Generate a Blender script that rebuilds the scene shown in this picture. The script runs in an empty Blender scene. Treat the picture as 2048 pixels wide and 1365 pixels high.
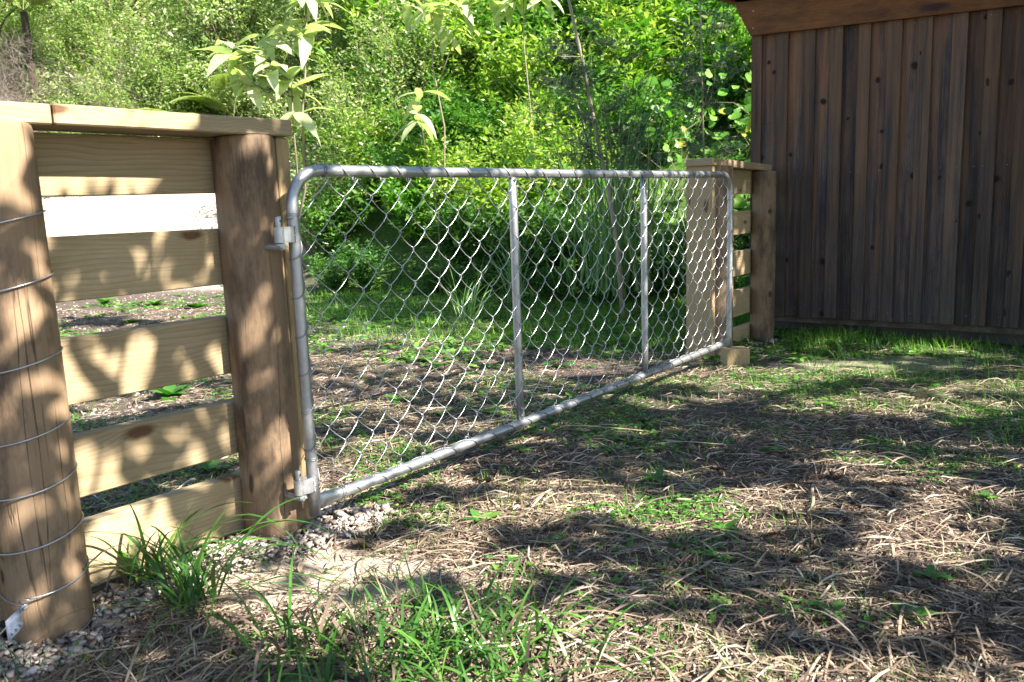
import bpy, bmesh, math, random
import numpy as np
from mathutils import Vector, Matrix
random.seed(7); rng = np.random.default_rng(7)
SC = bpy.context.scene
COL = SC.collection
R = math.radians

# ------------------------------------------------------------------ camera
cam_d = bpy.data.cameras.new('camera'); cam = bpy.data.objects.new('camera', cam_d); COL.objects.link(cam)
cam_d.sensor_width = 22.3; cam_d.lens = 1700 / 2048 * 22.3
cam_d.clip_start = 0.05; cam_d.clip_end = 600
cam_d.dof.use_dof = True; cam_d.dof.focus_distance = 3.2; cam_d.dof.aperture_fstop = 4.5
_p, _r = R(9.345), R(-2.0185)
_f = Vector((0, math.cos(_p), -math.sin(_p))); _u0 = Vector((0, math.sin(_p), math.cos(_p))); _x0 = Vector((1, 0, 0))
_rt = math.cos(_r) * _x0 + math.sin(_r) * _u0; _up = -math.sin(_r) * _x0 + math.cos(_r) * _u0
cam.matrix_world = Matrix(((_rt.x, _up.x, -_f.x, 0), (_rt.y, _up.y, -_f.y, 0), (_rt.z, _up.z, -_f.z, 1.0), (0, 0, 0, 1)))
SC.camera = cam

# ------------------------------------------------------------------ sky and sun
YAW = 0.93176                                    # direction of the gate line on the ground
G = np.array([math.cos(YAW), math.sin(YAW)]); N = np.array([math.sin(YAW), -math.cos(YAW)]); A0 = np.array([-0.622, 2.4912])
SUN_A = R(8); SUN_EL = R(41)
H = N * math.cos(SUN_A) + G * math.sin(SUN_A)    # horizontal direction towards the sun
L = np.array([H[0] * math.cos(SUN_EL), H[1] * math.cos(SUN_EL), math.sin(SUN_EL)])
world = bpy.data.worlds.new('World'); SC.world = world; world.use_nodes = True
nt = world.node_tree; bg = nt.nodes['Background']
sky = nt.nodes.new('ShaderNodeTexSky'); sky.sky_type = 'NISHITA'; sky.sun_disc = False
sky.sun_elevation = SUN_EL; sky.sun_rotation = math.atan2(H[0], H[1]); sky.air_density = 1.0; sky.dust_density = 0.6
nt.links.new(sky.outputs[0], bg.inputs[0]); bg.inputs[1].default_value = 0.078
sun_d = bpy.data.lights.new('sun', 'SUN'); sun = bpy.data.objects.new('sun', sun_d); COL.objects.link(sun)
sun_d.energy = 5.0; sun_d.angle = R(0.53); sun_d.color = (1.0, 0.93, 0.82)
sun.rotation_euler = Vector(L).to_track_quat('Z', 'Y').to_euler(); sun.location = (8, -3, 9)
SC.view_settings.view_transform = 'Standard'; SC.view_settings.look = 'None'; SC.view_settings.gamma = 1.0
SC.view_settings.exposure = 2.12
SC.cycles.max_bounces = 6; SC.cycles.diffuse_bounces = 3; SC.cycles.glossy_bounces = 3; SC.cycles.transmission_bounces = 4
SC.cycles.caustics_reflective = False; SC.cycles.caustics_refractive = False
SC.cycles.sample_clamp_indirect = 8.0
SC.cycles.use_denoising = True

# ------------------------------------------------------------------ helpers
def W(s, off, z=0.0):
    p = A0 + G * s + N * off
    return Vector((p[0], p[1], z))

def tag(o, label=None, cat=None, group=None, kind=None):
    if label: o['label'] = label
    if cat: o['category'] = cat
    if group: o['group'] = group
    if kind: o['kind'] = kind
    return o

def thing(name, label, cat, loc=(0, 0, 0), rotz=0.0, group=None):
    o = bpy.data.objects.new(name, None); COL.objects.link(o); o.empty_display_size = 0.1
    o.location = loc; o.rotation_euler = (0, 0, rotz)
    return tag(o, label, cat, group)

def obj(name, me, mat=None, parent=None, loc=None, rot=None):
    o = bpy.data.objects.new(name, me); COL.objects.link(o)
    if mat is not None and len(me.materials) == 0: me.materials.append(mat)
    if parent is not None: o.parent = parent
    if loc is not None: o.location = loc
    if rot is not None: o.rotation_euler = rot
    return o

def mesh_np(name, V, F, rnd=None, smooth=False):
    """V (n,3) verts, F (m,3|4) faces, rnd optional per-vertex float attribute"""
    V = np.ascontiguousarray(V, dtype=np.float32).reshape(-1, 3); F = np.ascontiguousarray(F, dtype=np.int32)
    me = bpy.data.meshes.new(name); k = F.shape[1]
    me.vertices.add(len(V)); me.vertices.foreach_set('co', V.ravel())
    me.loops.add(F.size); me.loops.foreach_set('vertex_index', F.ravel())
    me.polygons.add(len(F)); me.polygons.foreach_set('loop_start', np.arange(0, F.size, k, dtype=np.int32))
    try: me.polygons.foreach_set('loop_total', np.full(len(F), k, dtype=np.int32))
    except Exception: pass
    if smooth: me.polygons.foreach_set('use_smooth', np.ones(len(F), dtype=bool))
    if rnd is not None:
        at = me.attributes.new('rnd', 'FLOAT', 'POINT'); at.data.foreach_set('value', np.ascontiguousarray(rnd, dtype=np.float32))
    me.update(calc_edges=True); me.validate()
    return me

class MB:
    """collects pieces of one mesh"""
    def __init__(s): s.v = []; s.f = []; s.n = 0
    def add(s, V, F):
        V = np.asarray(V, float).reshape(-1, 3); s.v.append(V); s.f += [tuple(int(i) + s.n for i in f) for f in F]; s.n += len(V)
    def tube(s, pts, rad, seg=8, cap=True, flat=None):
        pts = np.asarray(pts, float); n = len(pts); rad = np.broadcast_to(np.asarray(rad, float), (n,))
        T = np.gradient(pts, axis=0); T /= np.linalg.norm(T, axis=1)[:, None] + 1e-12
        ref = np.array([0, 0, 1.0]) if abs(T[0][2]) < .9 else np.array([0, 1.0, 0])
        u = np.cross(ref, T[0]); u /= np.linalg.norm(u); rings = []
        a = np.arange(seg) / seg * 2 * math.pi
        for i in range(n):
            u = u - T[i] * (u @ T[i]); u /= np.linalg.norm(u); w = np.cross(T[i], u)
            fu, fw = (1, 1) if flat is None else flat[i]
            rings.append(pts[i] + rad[i] * (np.cos(a)[:, None] * u * fu + np.sin(a)[:, None] * w * fw))
        F = []
        for i in range(n - 1):
            for k in range(seg):
                F.append((i * seg + k, i * seg + (k + 1) % seg, (i + 1) * seg + (k + 1) % seg, (i + 1) * seg + k))
        if cap: F.append(tuple(reversed(range(seg)))); F.append(tuple((n - 1) * seg + k for k in range(seg)))
        s.add(np.concatenate(rings), F)
    def box(s, c, d, rotz=0.0):
        x, y, z = [q / 2 for q in d]; V = np.array([(i * x, j * y, k * z) for i in (-1, 1) for j in (-1, 1) for k in (-1, 1)])
        if rotz: V = V @ np.array([[math.cos(rotz), math.sin(rotz), 0], [-math.sin(rotz), math.cos(rotz), 0], [0, 0, 1]])
        s.add(V + np.asarray(c, float), [(0, 1, 3, 2), (4, 6, 7, 5), (0, 4, 5, 1), (2, 3, 7, 6), (0, 2, 6, 4), (1, 5, 7, 3)])
    def mesh(s, name, smooth=False):
        me = bpy.data.meshes.new(name); me.from_pydata(np.concatenate(s.v).tolist(), [], s.f)
        if smooth: me.polygons.foreach_set('use_smooth', np.ones(len(me.polygons), dtype=bool))
        me.update(); return me

def board_mesh(name, dx, dy, dz, bev=0.003, warp=0.0, axis=0, cuts=6, seed=0):
    """sawn board centred on its origin, edges eased, sides very slightly uneven"""
    bm = bmesh.new(); bmesh.ops.create_cube(bm, size=1.0)
    for v in bm.verts: v.co = Vector((v.co.x * dx, v.co.y * dy, v.co.z * dz))
    bmesh.ops.bevel(bm, geom=bm.edges[:], offset=bev, segments=1, affect='EDGES')
    if warp:
        es = [e for e in bm.edges if abs((e.verts[0].co - e.verts[1].co)[axis]) > (dx, dy, dz)[axis] * .5]
        bmesh.ops.subdivide_edges(bm, edges=es, cuts=cuts, use_grid_fill=True)
        r = random.Random(seed); ph = [r.uniform(0, 6.3) for _ in range(4)]
        for v in bm.verts:
            t = v.co[axis]; 
            for k in range(3):
                if k != axis: v.co[k] += warp * (math.sin(t * 3.1 + ph[k]) + .5 * math.sin(t * 11 + ph[(k + 1) % 4] + (v.co[k] > 0) * 2))
    me = bpy.data.meshes.new(name); bm.to_mesh(me); bm.free(); return me

# value noise
_NT = rng.random((256, 256))
def vnoise(x, y):
    x = np.asarray(x, float); y = np.asarray(y, float)
    xi = np.floor(x).astype(int); yi = np.floor(y).astype(int); fx = x - xi; fy = y - yi
    fx = fx * fx * (3 - 2 * fx); fy = fy * fy * (3 - 2 * fy)
    g = lambda a, b: _NT[a & 255, b & 255]
    return (g(xi, yi) * (1 - fx) + g(xi + 1, yi) * fx) * (1 - fy) + (g(xi, yi + 1) * (1 - fx) + g(xi + 1, yi + 1) * fx) * fy
def fbm(x, y): return .55 * vnoise(x, y) + .3 * vnoise(x * 2.1 + 9, y * 2.1 + 4) + .15 * vnoise(x * 4.3 + 3, y * 4.3 + 7)
def sstep(a, b, x): t = np.clip((x - a) / (b - a), 0, 1); return t * t * (3 - 2 * t)

# ------------------------------------------------------------------ materials
def new_mat(name):
    m = bpy.data.materials.new(name); m.use_nodes = True; nt = m.node_tree
    return m, nt, nt.nodes, nt.links, nt.nodes['Principled BSDF']
def ramp(nt, fac, stops, interp='LINEAR'):
    n = nt.nodes.new('ShaderNodeValToRGB'); cr = n.color_ramp; cr.interpolation = interp
    while len(cr.elements) < len(stops): cr.elements.new(.5)
    for e, (p, c) in zip(cr.elements, stops): e.position = p; e.color = (c[0], c[1], c[2], 1) if len(c) == 3 else c
    nt.links.new(fac, n.inputs[0]); return n.outputs[0]
def math_n(nt, op, a, b=None, c=None, clamp=False):
    n = nt.nodes.new('ShaderNodeMath'); n.operation = op; n.use_clamp = clamp
    for i, q in enumerate((a, b, c)):
        if q is None: continue
        if isinstance(q, (int, float)): n.inputs[i].default_value = q
        else: nt.links.new(q, n.inputs[i])
    return n.outputs[0]
def mix_c(nt, fac, a, b, mode='MIX'):
    n = nt.nodes.new('ShaderNodeMix'); n.data_type = 'RGBA'; n.blend_type = mode
    for i, q in ((0, fac), (6, a), (7, b)):
        if isinstance(q, (int, float)): n.inputs[i].default_value = q
        elif isinstance(q, tuple): n.inputs[i].default_value = (*q, 1) if len(q) == 3 else q
        else: nt.links.new(q, n.inputs[i])
    return n.outputs[2]
def combine(nt, x, y, z):
    n = nt.nodes.new('ShaderNodeCombineXYZ')
    for i, q in enumerate((x, y, z)):
        if isinstance(q, (int, float)): n.inputs[i].default_value = q
        else: nt.links.new(q, n.inputs[i])
    return n.outputs[0]
def noise(nt, vec, scale=1.0, detail=3.0, rough=.55):
    n = nt.nodes.new('ShaderNodeTexNoise'); n.inputs['Scale'].default_value = scale; n.inputs['Detail'].default_value = detail
    n.inputs['Roughness'].default_value = rough
    if vec is not None: nt.links.new(vec, n.inputs['Vector'])
    return n.outputs['Fac']
def bump(nt, height, strength, dist, bsdf):
    n = nt.nodes.new('ShaderNodeBump'); n.inputs['Strength'].default_value = strength; n.inputs['Distance'].default_value = dist
    nt.links.new(height, n.inputs['Height']); nt.links.new(n.outputs[0], bsdf.inputs['Normal'])

def wood_mat(name, axis, light, dark, knot, ring_freq=70.0, ring_amt=.55, blotch=(0.3, .25, .18), blotch_amt=.35, rough=.75,
             knot_scale=(2.0, 5.0), knot_size=.16, streak=.35, crack=0.0, vary=.15, blotch_k=(.42, 4.0), orange=None, bump_s=.35):
    m, nt, nd, lk, b = new_mat(name)
    tc = nd.new('ShaderNodeTexCoord'); sp = nd.new('ShaderNodeSeparateXYZ'); lk.new(tc.outputs['Object'], sp.inputs[0])
    o = [sp.outputs[i] for i in range(3)]; al = o[axis]; a, c = [o[i] for i in range(3) if i != axis]
    a, c = c, a                                    # a = across the visible face
    inf = nd.new('ShaderNodeObjectInfo'); rv = inf.outputs['Random']
    sh = math_n(nt, 'MULTIPLY', rv, 137.7); al2 = math_n(nt, 'ADD', al, sh); a2 = math_n(nt, 'ADD', a, math_n(nt, 'MULTIPLY', rv, 61.3))
    # knots
    kv = nd.new('ShaderNodeTexVoronoi'); kv.voronoi_dimensions = '2D'; kv.inputs['Scale'].default_value = 1.0; kv.inputs['Randomness'].default_value = .95
    wob = noise(nt, combine(nt, math_n(nt, 'MULTIPLY', al2, 9.0), math_n(nt, 'MULTIPLY', a2, 14.0), c), 1.0, 2)
    lk.new(combine(nt, math_n(nt, 'MULTIPLY_ADD', wob, .12, math_n(nt, 'MULTIPLY', al2, knot_scale[0])), math_n(nt, 'MULTIPLY', a2, knot_scale[1]), 0.0), kv.inputs['Vector'])
    kd = math_n(nt, 'DIVIDE', kv.outputs['Distance'], math_n(nt, 'MULTIPLY_ADD', kv.outputs['Color'], 1.3, .25))
    near = math_n(nt, 'POWER', 2.718, math_n(nt, 'MULTIPLY', kd, -1.0 / knot_size * .8))
    # growth rings, cathedral figure
    lowd = noise(nt, combine(nt, math_n(nt, 'MULTIPLY', al2, 1.6), math_n(nt, 'MULTIPLY', a2, 5.0), math_n(nt, 'MULTIPLY', c, 5.0)), 1.0, 2)
    rr = math_n(nt, 'ADD', math_n(nt, 'ABSOLUTE', math_n(nt, 'MULTIPLY_ADD', rv, .12, math_n(nt, 'ADD', a, -.09))), math_n(nt, 'MULTIPLY', c, .6))
    ph = math_n(nt, 'ADD', math_n(nt, 'MULTIPLY', rr, ring_freq), math_n(nt, 'MULTIPLY', lowd, 7.0))
    ph = math_n(nt, 'ADD', ph, math_n(nt, 'MULTIPLY', near, 4.0))
    saw = math_n(nt, 'FRACT', ph); lines = math_n(nt, 'POWER', saw, 2.6)
    fine = noise(nt, combine(nt, math_n(nt, 'MULTIPLY', al2, 7.0), math_n(nt, 'MULTIPLY', a2, 260.0), math_n(nt, 'MULTIPLY', c, 260.0)), 1.0, 3, .6)
    strk = noise(nt, combine(nt, math_n(nt, 'MULTIPLY', al2, 1.3), math_n(nt, 'MULTIPLY', a2, 42.0), math_n(nt, 'MULTIPLY', c, 42.0)), 1.0, 4, .6)
    fac = math_n(nt, 'MULTIPLY', lines, ring_amt)
    fac = math_n(nt, 'MULTIPLY_ADD', math_n(nt, 'SUBTRACT', strk, .42), streak * 2.2, fac)
    fac = math_n(nt, 'MULTIPLY_ADD', math_n(nt, 'SUBTRACT', fine, .5), .75, fac, clamp=True)
    colr = mix_c(nt, fac, light, dark)
    bl = noise(nt, combine(nt, math_n(nt, 'MULTIPLY', al2, 3.0), math_n(nt, 'MULTIPLY', a2, 9.0), math_n(nt, 'MULTIPLY', c, 9.0)), 1.0, 6, .7)
    colr = mix_c(nt, math_n(nt, 'MULTIPLY', math_n(nt, 'MULTIPLY', math_n(nt, 'SUBTRACT', bl, blotch_k[0]), blotch_k[1], clamp=True), blotch_amt), colr, blotch)
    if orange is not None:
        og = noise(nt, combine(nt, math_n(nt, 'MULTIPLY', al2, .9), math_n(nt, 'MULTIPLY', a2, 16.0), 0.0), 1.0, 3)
        top = math_n(nt, 'MULTIPLY_ADD', al, .42, math_n(nt, 'MULTIPLY_ADD', og, 3.2, -1.45), clamp=True)  # warmer, lighter towards board tops: less weathered timber plus painted-in warm light
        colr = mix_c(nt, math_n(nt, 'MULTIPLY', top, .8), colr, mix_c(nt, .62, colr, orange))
    # knot core and halo
    core = math_n(nt, 'SUBTRACT', 1.0, math_n(nt, 'DIVIDE', kd, knot_size * .55), clamp=True)
    ks = math_n(nt, 'GREATER_THAN', kv.outputs['Color'], .22)
    core = math_n(nt, 'MULTIPLY', math_n(nt, 'MULTIPLY', core, 2.2, clamp=True), ks)
    colr = mix_c(nt, core, colr, mix_c(nt, math_n(nt, 'MULTIPLY', saw, .5), knot, tuple(q * .45 for q in knot)))
    hgt = math_n(nt, 'MULTIPLY_ADD', lines, .4, math_n(nt, 'MULTIPLY', fine, .8))
    if crack:
        cn = noise(nt, combine(nt, math_n(nt, 'MULTIPLY', al2, .55), math_n(nt, 'MULTIPLY', a2, 13.0), math_n(nt, 'MULTIPLY', c, 13.0)), 1.0, 4, .45)
        cw = math_n(nt, 'ABSOLUTE', math_n(nt, 'SUBTRACT', cn, .5))
        ck = math_n(nt, 'SUBTRACT', 1.0, math_n(nt, 'DIVIDE', cw, .0045 * crack), clamp=True)
        gate_ = noise(nt, combine(nt, math_n(nt, 'MULTIPLY', al2, 2.2), math_n(nt, 'MULTIPLY', a2, 4.0), math_n(nt, 'MULTIPLY', c, 4.0)), 1.0, 2)
        ck = math_n(nt, 'MULTIPLY', ck, math_n(nt, 'MULTIPLY', math_n(nt, 'SUBTRACT', gate_, .45), 8.0, clamp=True))
        colr = mix_c(nt, math_n(nt, 'MULTIPLY', ck, .85), colr, (.05, .035, .025))
        hgt = math_n(nt, 'MULTIPLY_ADD', ck, -4.0, hgt)
    hsv = nd.new('ShaderNodeHueSaturation'); lk.new(colr, hsv.inputs['Color'])
    lk.new(math_n(nt, 'MULTIPLY_ADD', rv, vary * 2, 1.0 - vary), hsv.inputs['Value'])
    lk.new(hsv.outputs[0], b.inputs['Base Color']); b.inputs['Roughness'].default_value = rough
    b.inputs['Specular IOR Level'].default_value = .25
    bump(nt, hgt, bump_s, .0022, b)
    return m

PLANK = wood_mat('pine_plank', 0, (.375, .292, .18), (.21, .147, .08), (.14, .072, .036), ring_freq=62, blotch=(.25, .185, .10), blotch_amt=.6, streak=.3)
PLANK_UP = wood_mat('pine_upright', 2, (.34, .25, .135), (.21, .14, .07), (.15, .075, .035), ring_freq=62, blotch=(.34, .25, .13), blotch_amt=.45, streak=.35)
LOG = wood_mat('log_post', 2, (.268, .182, .112), (.125, .078, .045), (.075, .046, .03), ring_freq=7, ring_amt=.15, blotch=(.08, .054, .038), blotch_amt=.9, blotch_k=(.47, 6.0),
               knot_scale=(1.6, 4.5), knot_size=.085, streak=.42, crack=1.5, rough=.75, bump_s=.6)
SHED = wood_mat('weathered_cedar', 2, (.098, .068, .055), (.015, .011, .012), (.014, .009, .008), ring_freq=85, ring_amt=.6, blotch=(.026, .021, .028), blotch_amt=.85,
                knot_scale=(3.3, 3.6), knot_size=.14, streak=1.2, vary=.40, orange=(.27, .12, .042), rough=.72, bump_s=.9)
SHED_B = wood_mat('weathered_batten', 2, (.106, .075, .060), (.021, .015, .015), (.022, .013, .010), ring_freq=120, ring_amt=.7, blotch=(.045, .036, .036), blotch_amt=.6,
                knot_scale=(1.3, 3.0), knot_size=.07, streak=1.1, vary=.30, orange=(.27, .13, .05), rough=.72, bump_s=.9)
FASCIA = wood_mat('stained_fascia', 0, (.20, .075, .014), (.10, .036, .008), (.045, .016, .007), ring_freq=50, ring_amt=.4, blotch=(.035, .012, .006), blotch_amt=.8, knot_scale=(1.2, 4), streak=.4, rough=.6)
PLATE = wood_mat('bottom_plate', 0, (.075, .055, .043), (.04, .03, .024), (.03, .02, .015), ring_freq=50, ring_amt=.4, rough=.8)
BARK = wood_mat('bark', 2, (.20, .155, .105), (.085, .062, .045), (.05, .035, .025), ring_freq=8, ring_amt=.2, blotch=(.11, .10, .085), blotch_amt=.6, streak=.7, rough=.9, bump_s=.8)
FTRUNK = wood_mat('fern_trunk', 2, (.06, .045, .032), (.02, .014, .010), (.02, .012, .01), ring_freq=30, ring_amt=.6, streak=.9, rough=.95, bump_s=1.0)
PALE_STEM = wood_mat('pale_stem', 2, (.27, .24, .165), (.15, .13, .08), (.09, .075, .05), ring_freq=8, ring_amt=.2, streak=.4, rough=.7)

def metal_mat(name, col, rough, metallic=.85, spot=.15):
    m, nt, nd, lk, b = new_mat(name)
    tc = nd.new('ShaderNodeTexCoord')
    n1 = noise(nt, tc.outputs['Object'], 60, 4, .6); n2 = noise(nt, tc.outputs['Object'], 9, 3)
    lo = tuple(q * (1 - spot) for q in col)
    lk.new(ramp(nt, math_n(nt, 'MULTIPLY_ADD', n1, .5, math_n(nt, 'MULTIPLY', n2, .5)), [(.35, lo), (.65, col)]), b.inputs['Base Color'])
    lk.new(math_n(nt, 'MULTIPLY_ADD', n1, .22, rough - .1), b.inputs['Roughness']); b.inputs['Metallic'].default_value = metallic
    bump(nt, n1, .08, .001, b)
    return m
GALV = metal_mat('galvanised_tube', (.42, .43, .45), .44, spot=.25)
TIE = metal_mat('dull_tie_wire', (.30, .31, .33), .5, spot=.2)
WIRE = metal_mat('galvanised_wire', (.50, .52, .55), .36, spot=.1)
CAST = metal_mat('cast_steel', (.50, .51, .53), .48, spot=.3)
FLASH = metal_mat('dark_roof_steel', (.05, .05, .055), .5, metallic=.3)
PLASTIC, _nt, _nd, _lk, _b = new_mat('smoky_plastic'); _b.inputs['Base Color'].default_value = (.20, .24, .32, 1); _b.inputs['Roughness'].default_value = .3
_tc = _nd.new('ShaderNodeTexCoord'); _lk.new(ramp(_nt, noise(_nt, _tc.outputs['Object'], 25, 3), [(.35, (.12, .15, .22)), (.7, (.26, .30, .38))]), _b.inputs['Base Color'])
DARK, _nt, _nd, _lk, _b = new_mat('dark_foundation')
_tc = _nd.new('ShaderNodeTexCoord'); _lk.new(ramp(_nt, noise(_nt, _tc.outputs['Object'], 6, 4), [(.3, (.03, .026, .022)), (.7, (.07, .06, .05))]), _b.inputs['Base Color'])

def leaf_mat(name, stops, rough=.45, trans=.35, spec=.4, tint=(1.0, 1.2, .5)):
    m, nt, nd, lk, b = new_mat(name)
    at = nd.new('ShaderNodeAttribute'); at.attribute_name = 'rnd'
    inf = nd.new('ShaderNodeObjectInfo')
    f = math_n(nt, 'FRACT', math_n(nt, 'MULTIPLY_ADD', inf.outputs['Random'], .35, at.outputs['Fac']))
    c = ramp(nt, f, stops)
    geo = nd.new('ShaderNodeNewGeometry')
    n1 = noise(nt, geo.outputs['Position'], 14.0, 2)
    c = mix_c(nt, .35, c, ramp(nt, n1, [(.3, (.35, .35, .35)), (.7, (1.3, 1.3, 1.3))]), 'MULTIPLY')
    lk.new(c, b.inputs['Base Color']); b.inputs['Roughness'].default_value = rough; b.inputs['Specular IOR Level'].default_value = spec
    if trans > 0:
        tr = nd.new('ShaderNodeBsdfTranslucent'); lk.new(mix_c(nt, 1.0, c, tint, 'MULTIPLY'), tr.inputs['Color'])
        ms = nd.new('ShaderNodeMixShader'); ms.inputs[0].default_value = trans
        lk.new(b.outputs[0], ms.inputs[1]); lk.new(tr.outputs[0], ms.inputs[2]); lk.new(ms.outputs[0], nd['Material Output'].inputs[0])
    return m
LEAF = leaf_mat('shrub_leaf', [(0, (.07, .19, .018)), (.3, (.19, .34, .03)), (.7, (.36, .50, .075)), (1, (.55, .60, .22))], trans=.5, rough=.36, spec=.6)
LEAF_D = leaf_mat('dark_shrub_leaf', [(0, (.028, .10, .018)), (.6, (.055, .16, .025)), (1, (.12, .23, .04))], trans=.3)
LEAF_F = leaf_mat('forest_leaf', [(0, (.14, .24, .06)), (.5, (.33, .45, .15)), (.85, (.52, .60, .30)), (1, (.52, .46, .32))], trans=.5, rough=.38, spec=.6)
LEAF_B = leaf_mat('big_pale_leaf', [(0, (.44, .50, .28)), (.7, (.54, .59, .38)), (1, (.60, .60, .38))], trans=.5, rough=.5)
LEAF_V = leaf_mat('vine_leaf', [(0, (.07, .20, .02)), (.6, (.12, .30, .03)), (.93, (.18, .36, .045)), (1, (.38, .36, .06))], trans=.4)
LEAF_M = leaf_mat('mid_green_leaf', [(0, (.04, .14, .02)), (.5, (.09, .24, .03)), (1, (.20, .36, .07))], trans=.4, rough=.36, spec=.6)
LEAF_C = leaf_mat('canopy_leaf', [(0, (.05, .10, .02)), (1, (.09, .16, .04))], trans=.25)
REED = leaf_mat('reed_blade', [(0, (.08, .20, .05)), (.6, (.14, .28, .08)), (.9, (.25, .36, .17)), (1, (.38, .34, .17))], trans=.25, rough=.4)
SEDGE = leaf_mat('sedge_blade', [(0, (.04, .125, .022)), (.7, (.075, .195, .03)), (1, (.15, .29, .05))], trans=.3, rough=.35, spec=.5)
GRASS = leaf_mat('lawn_blade', [(0, (.06, .18, .012)), (.6, (.11, .28, .02)), (.9, (.20, .36, .04)), (1, (.36, .32, .12))], trans=.35)
WEED = leaf_mat('weed_leaf', [(0, (.045, .15, .022)), (.6, (.08, .22, .03)), (1, (.16, .31, .05))], trans=.3)
FERN = leaf_mat('fern_frond', [(0, (.26, .36, .10)), (1, (.42, .46, .20))], trans=.5)
NEEDLE = leaf_mat('feathery_leaf', [(0, (.05, .11, .06)), (1, (.10, .17, .09))], trans=.2)
LITTER = leaf_mat('dry_litter', [(0, (.065, .046, .040)), (.28, (.15, .108, .086)), (.58, (.26, .195, .138)), (.85, (.39, .315, .23)), (1, (.58, .50, .39))], trans=.12, rough=.7, spec=.2, tint=(1, .9, .7))
DEADLEAF = leaf_mat('dead_leaf', [(0, (.055, .038, .032)), (.5, (.12, .085, .065)), (1, (.26, .205, .15))], trans=.1, rough=.7, spec=.2, tint=(1, .9, .7))
TWIG = leaf_mat('dry_twig', [(0, (.10, .08, .065)), (1, (.25, .21, .18))], trans=0, rough=.9)
STONE = leaf_mat('crushed_stone', [(0, (.19, .155, .13)), (.3, (.30, .255, .22)), (.7, (.41, .365, .335)), (.9, (.56, .52, .48)), (1, (.30, .20, .13))], trans=0, rough=.85, spec=.25)

# ground: soil with litter tones, pale clay on the cut bank at the back left, greener towards the bank foot
GROUND, nt_, nd_, lk_, b_ = new_mat('ground_soil')
geo = nd_.new('ShaderNodeNewGeometry'); P_ = geo.outputs['Position']; sp_ = nd_.new('ShaderNodeSeparateXYZ'); lk_.new(P_, sp_.inputs[0])
n1 = noise(nt_, P_, 1.3, 5, .6); n2 = noise(nt_, P_, 11.0, 6, .7); n3 = noise(nt_, P_, 70.0, 4, .7)
mxx = math_n(nt_, 'MULTIPLY_ADD', n3, .45, math_n(nt_, 'MULTIPLY', n2, .55))
soil = ramp(nt_, mxx, [(.3, (.040, .031, .028)), (.48, (.085, .067, .057)), (.6, (.15, .122, .10)), (.72, (.27, .23, .19))])
sand = ramp(nt_, mxx, [(.3, (.26, .21, .165)), (.5, (.40, .335, .265)), (.7, (.52, .46, .38))])
green = ramp(nt_, mxx, [(.3, (.022, .05, .010)), (.5, (.05, .10, .018)), (.7, (.11, .14, .05))])
clay = ramp(nt_, mxx, [(.3, (.36, .31, .25)), (.5, (.50, .44, .36)), (.7, (.60, .54, .46))])
at_ = nd_.new('ShaderNodeAttribute'); at_.attribute_name = 'zones'; zs = nd_.new('ShaderNodeSeparateColor'); lk_.new(at_.outputs['Color'], zs.inputs[0])
c_ = mix_c(nt_, zs.outputs[0], soil, sand); c_ = mix_c(nt_, zs.outputs[1], c_, green); c_ = mix_c(nt_, zs.outputs[2], c_, clay)
lk_.new(c_, b_.inputs['Base Color']); b_.inputs['Roughness'].default_value = .95; b_.inputs['Specular IOR Level'].default_value = .1
bump(nt_, math_n(nt_, 'MULTIPLY_ADD', n3, .5, n2), .8, .02, b_)

# ------------------------------------------------------------------ ground
def bank_foot(x): return np.interp(x, [-40, -4.2, -3.2, -2.2, -1, 0, 2, 4, 8, 20, 60], [12.2, 12.2, 11.2, 10.1, 9.3, 8.8, 8.3, 7.9, 7.2, 6, 3])
def height(x, y):
    x = np.asarray(x, float); y = np.asarray(y, float)
    h = -0.06 * sstep(3.2, 5.6, y) * sstep(-1.0, 1.0, x)
    u = np.maximum(y - bank_foot(x), 0)
    h = h + np.minimum(.62 * (np.sqrt(u * u + .5) - .7071), 16) * sstep(-40, -25, x + 0 * y)
    h = h + .07 * (fbm(x * .9 + 3, y * .9) - .5) * sstep(1.5, 6, np.hypot(x, y)) + .022 * (fbm(x * 4.2, y * 4.2) - .5)
    return h
def lin(dense, far, step, grow):
    a = [0.0]; d = step
    while a[-1] < far:
        if a[-1] > dense: d *= grow
        a.append(a[-1] + d)
    return np.array(a)
_xs = lin(3.6, 130, .05, 1.06); xs = np.concatenate([-_xs[:0:-1], _xs]) + .2
_ys = lin(4.5, 130, .05, 1.06); ys = np.concatenate([-lin(.2, 60, .15, 1.2)[:0:-1], _ys]) + 1.5
GX, GY = np.meshgrid(xs, ys); gz = height(GX, GY); nx, ny = len(xs), len(ys)
idx = np.arange(nx * ny).reshape(ny, nx)
gF = np.stack([idx[:-1, :-1], idx[:-1, 1:], idx[1:, 1:], idx[1:, :-1]], -1).reshape(-1, 4)
gme = mesh_np('ground', np.stack([GX, GY, gz], -1).reshape(-1, 3), gF, smooth=True)
def z_sand(x, y):
    d = np.minimum(np.hypot((x + .52) / .50, (y - 2.15) / .27), np.hypot((x - 2.2) / .75, (y - 5.0) / .28))
    return (1 - sstep(.6, 1.25, d + .5 * (fbm(x * 5, y * 5) - .5))) 
def z_green(x, y):
    s = (x - A0[0]) * G[0] + (y - A0[1]) * G[1]; o = (x - A0[0]) * N[0] + (y - A0[1]) * N[1]
    back = sstep(-3.2, -1.6, x) * sstep(3.3, 2.1, bank_foot(x) - y + 1.3 * (fbm(x * 1.5, y * 1.5) - .5))
    shed = sstep(1.9, 3.1, s + 1.4 * (fbm(x * 2, y * 2) - .5)) * sstep(-.2, .6, o) * .62
    return np.clip(np.maximum(np.maximum(back, shed), sstep(0, 1.2, y - bank_foot(x)) * sstep(-3.6, -2.4, x)), 0, 1)
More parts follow.
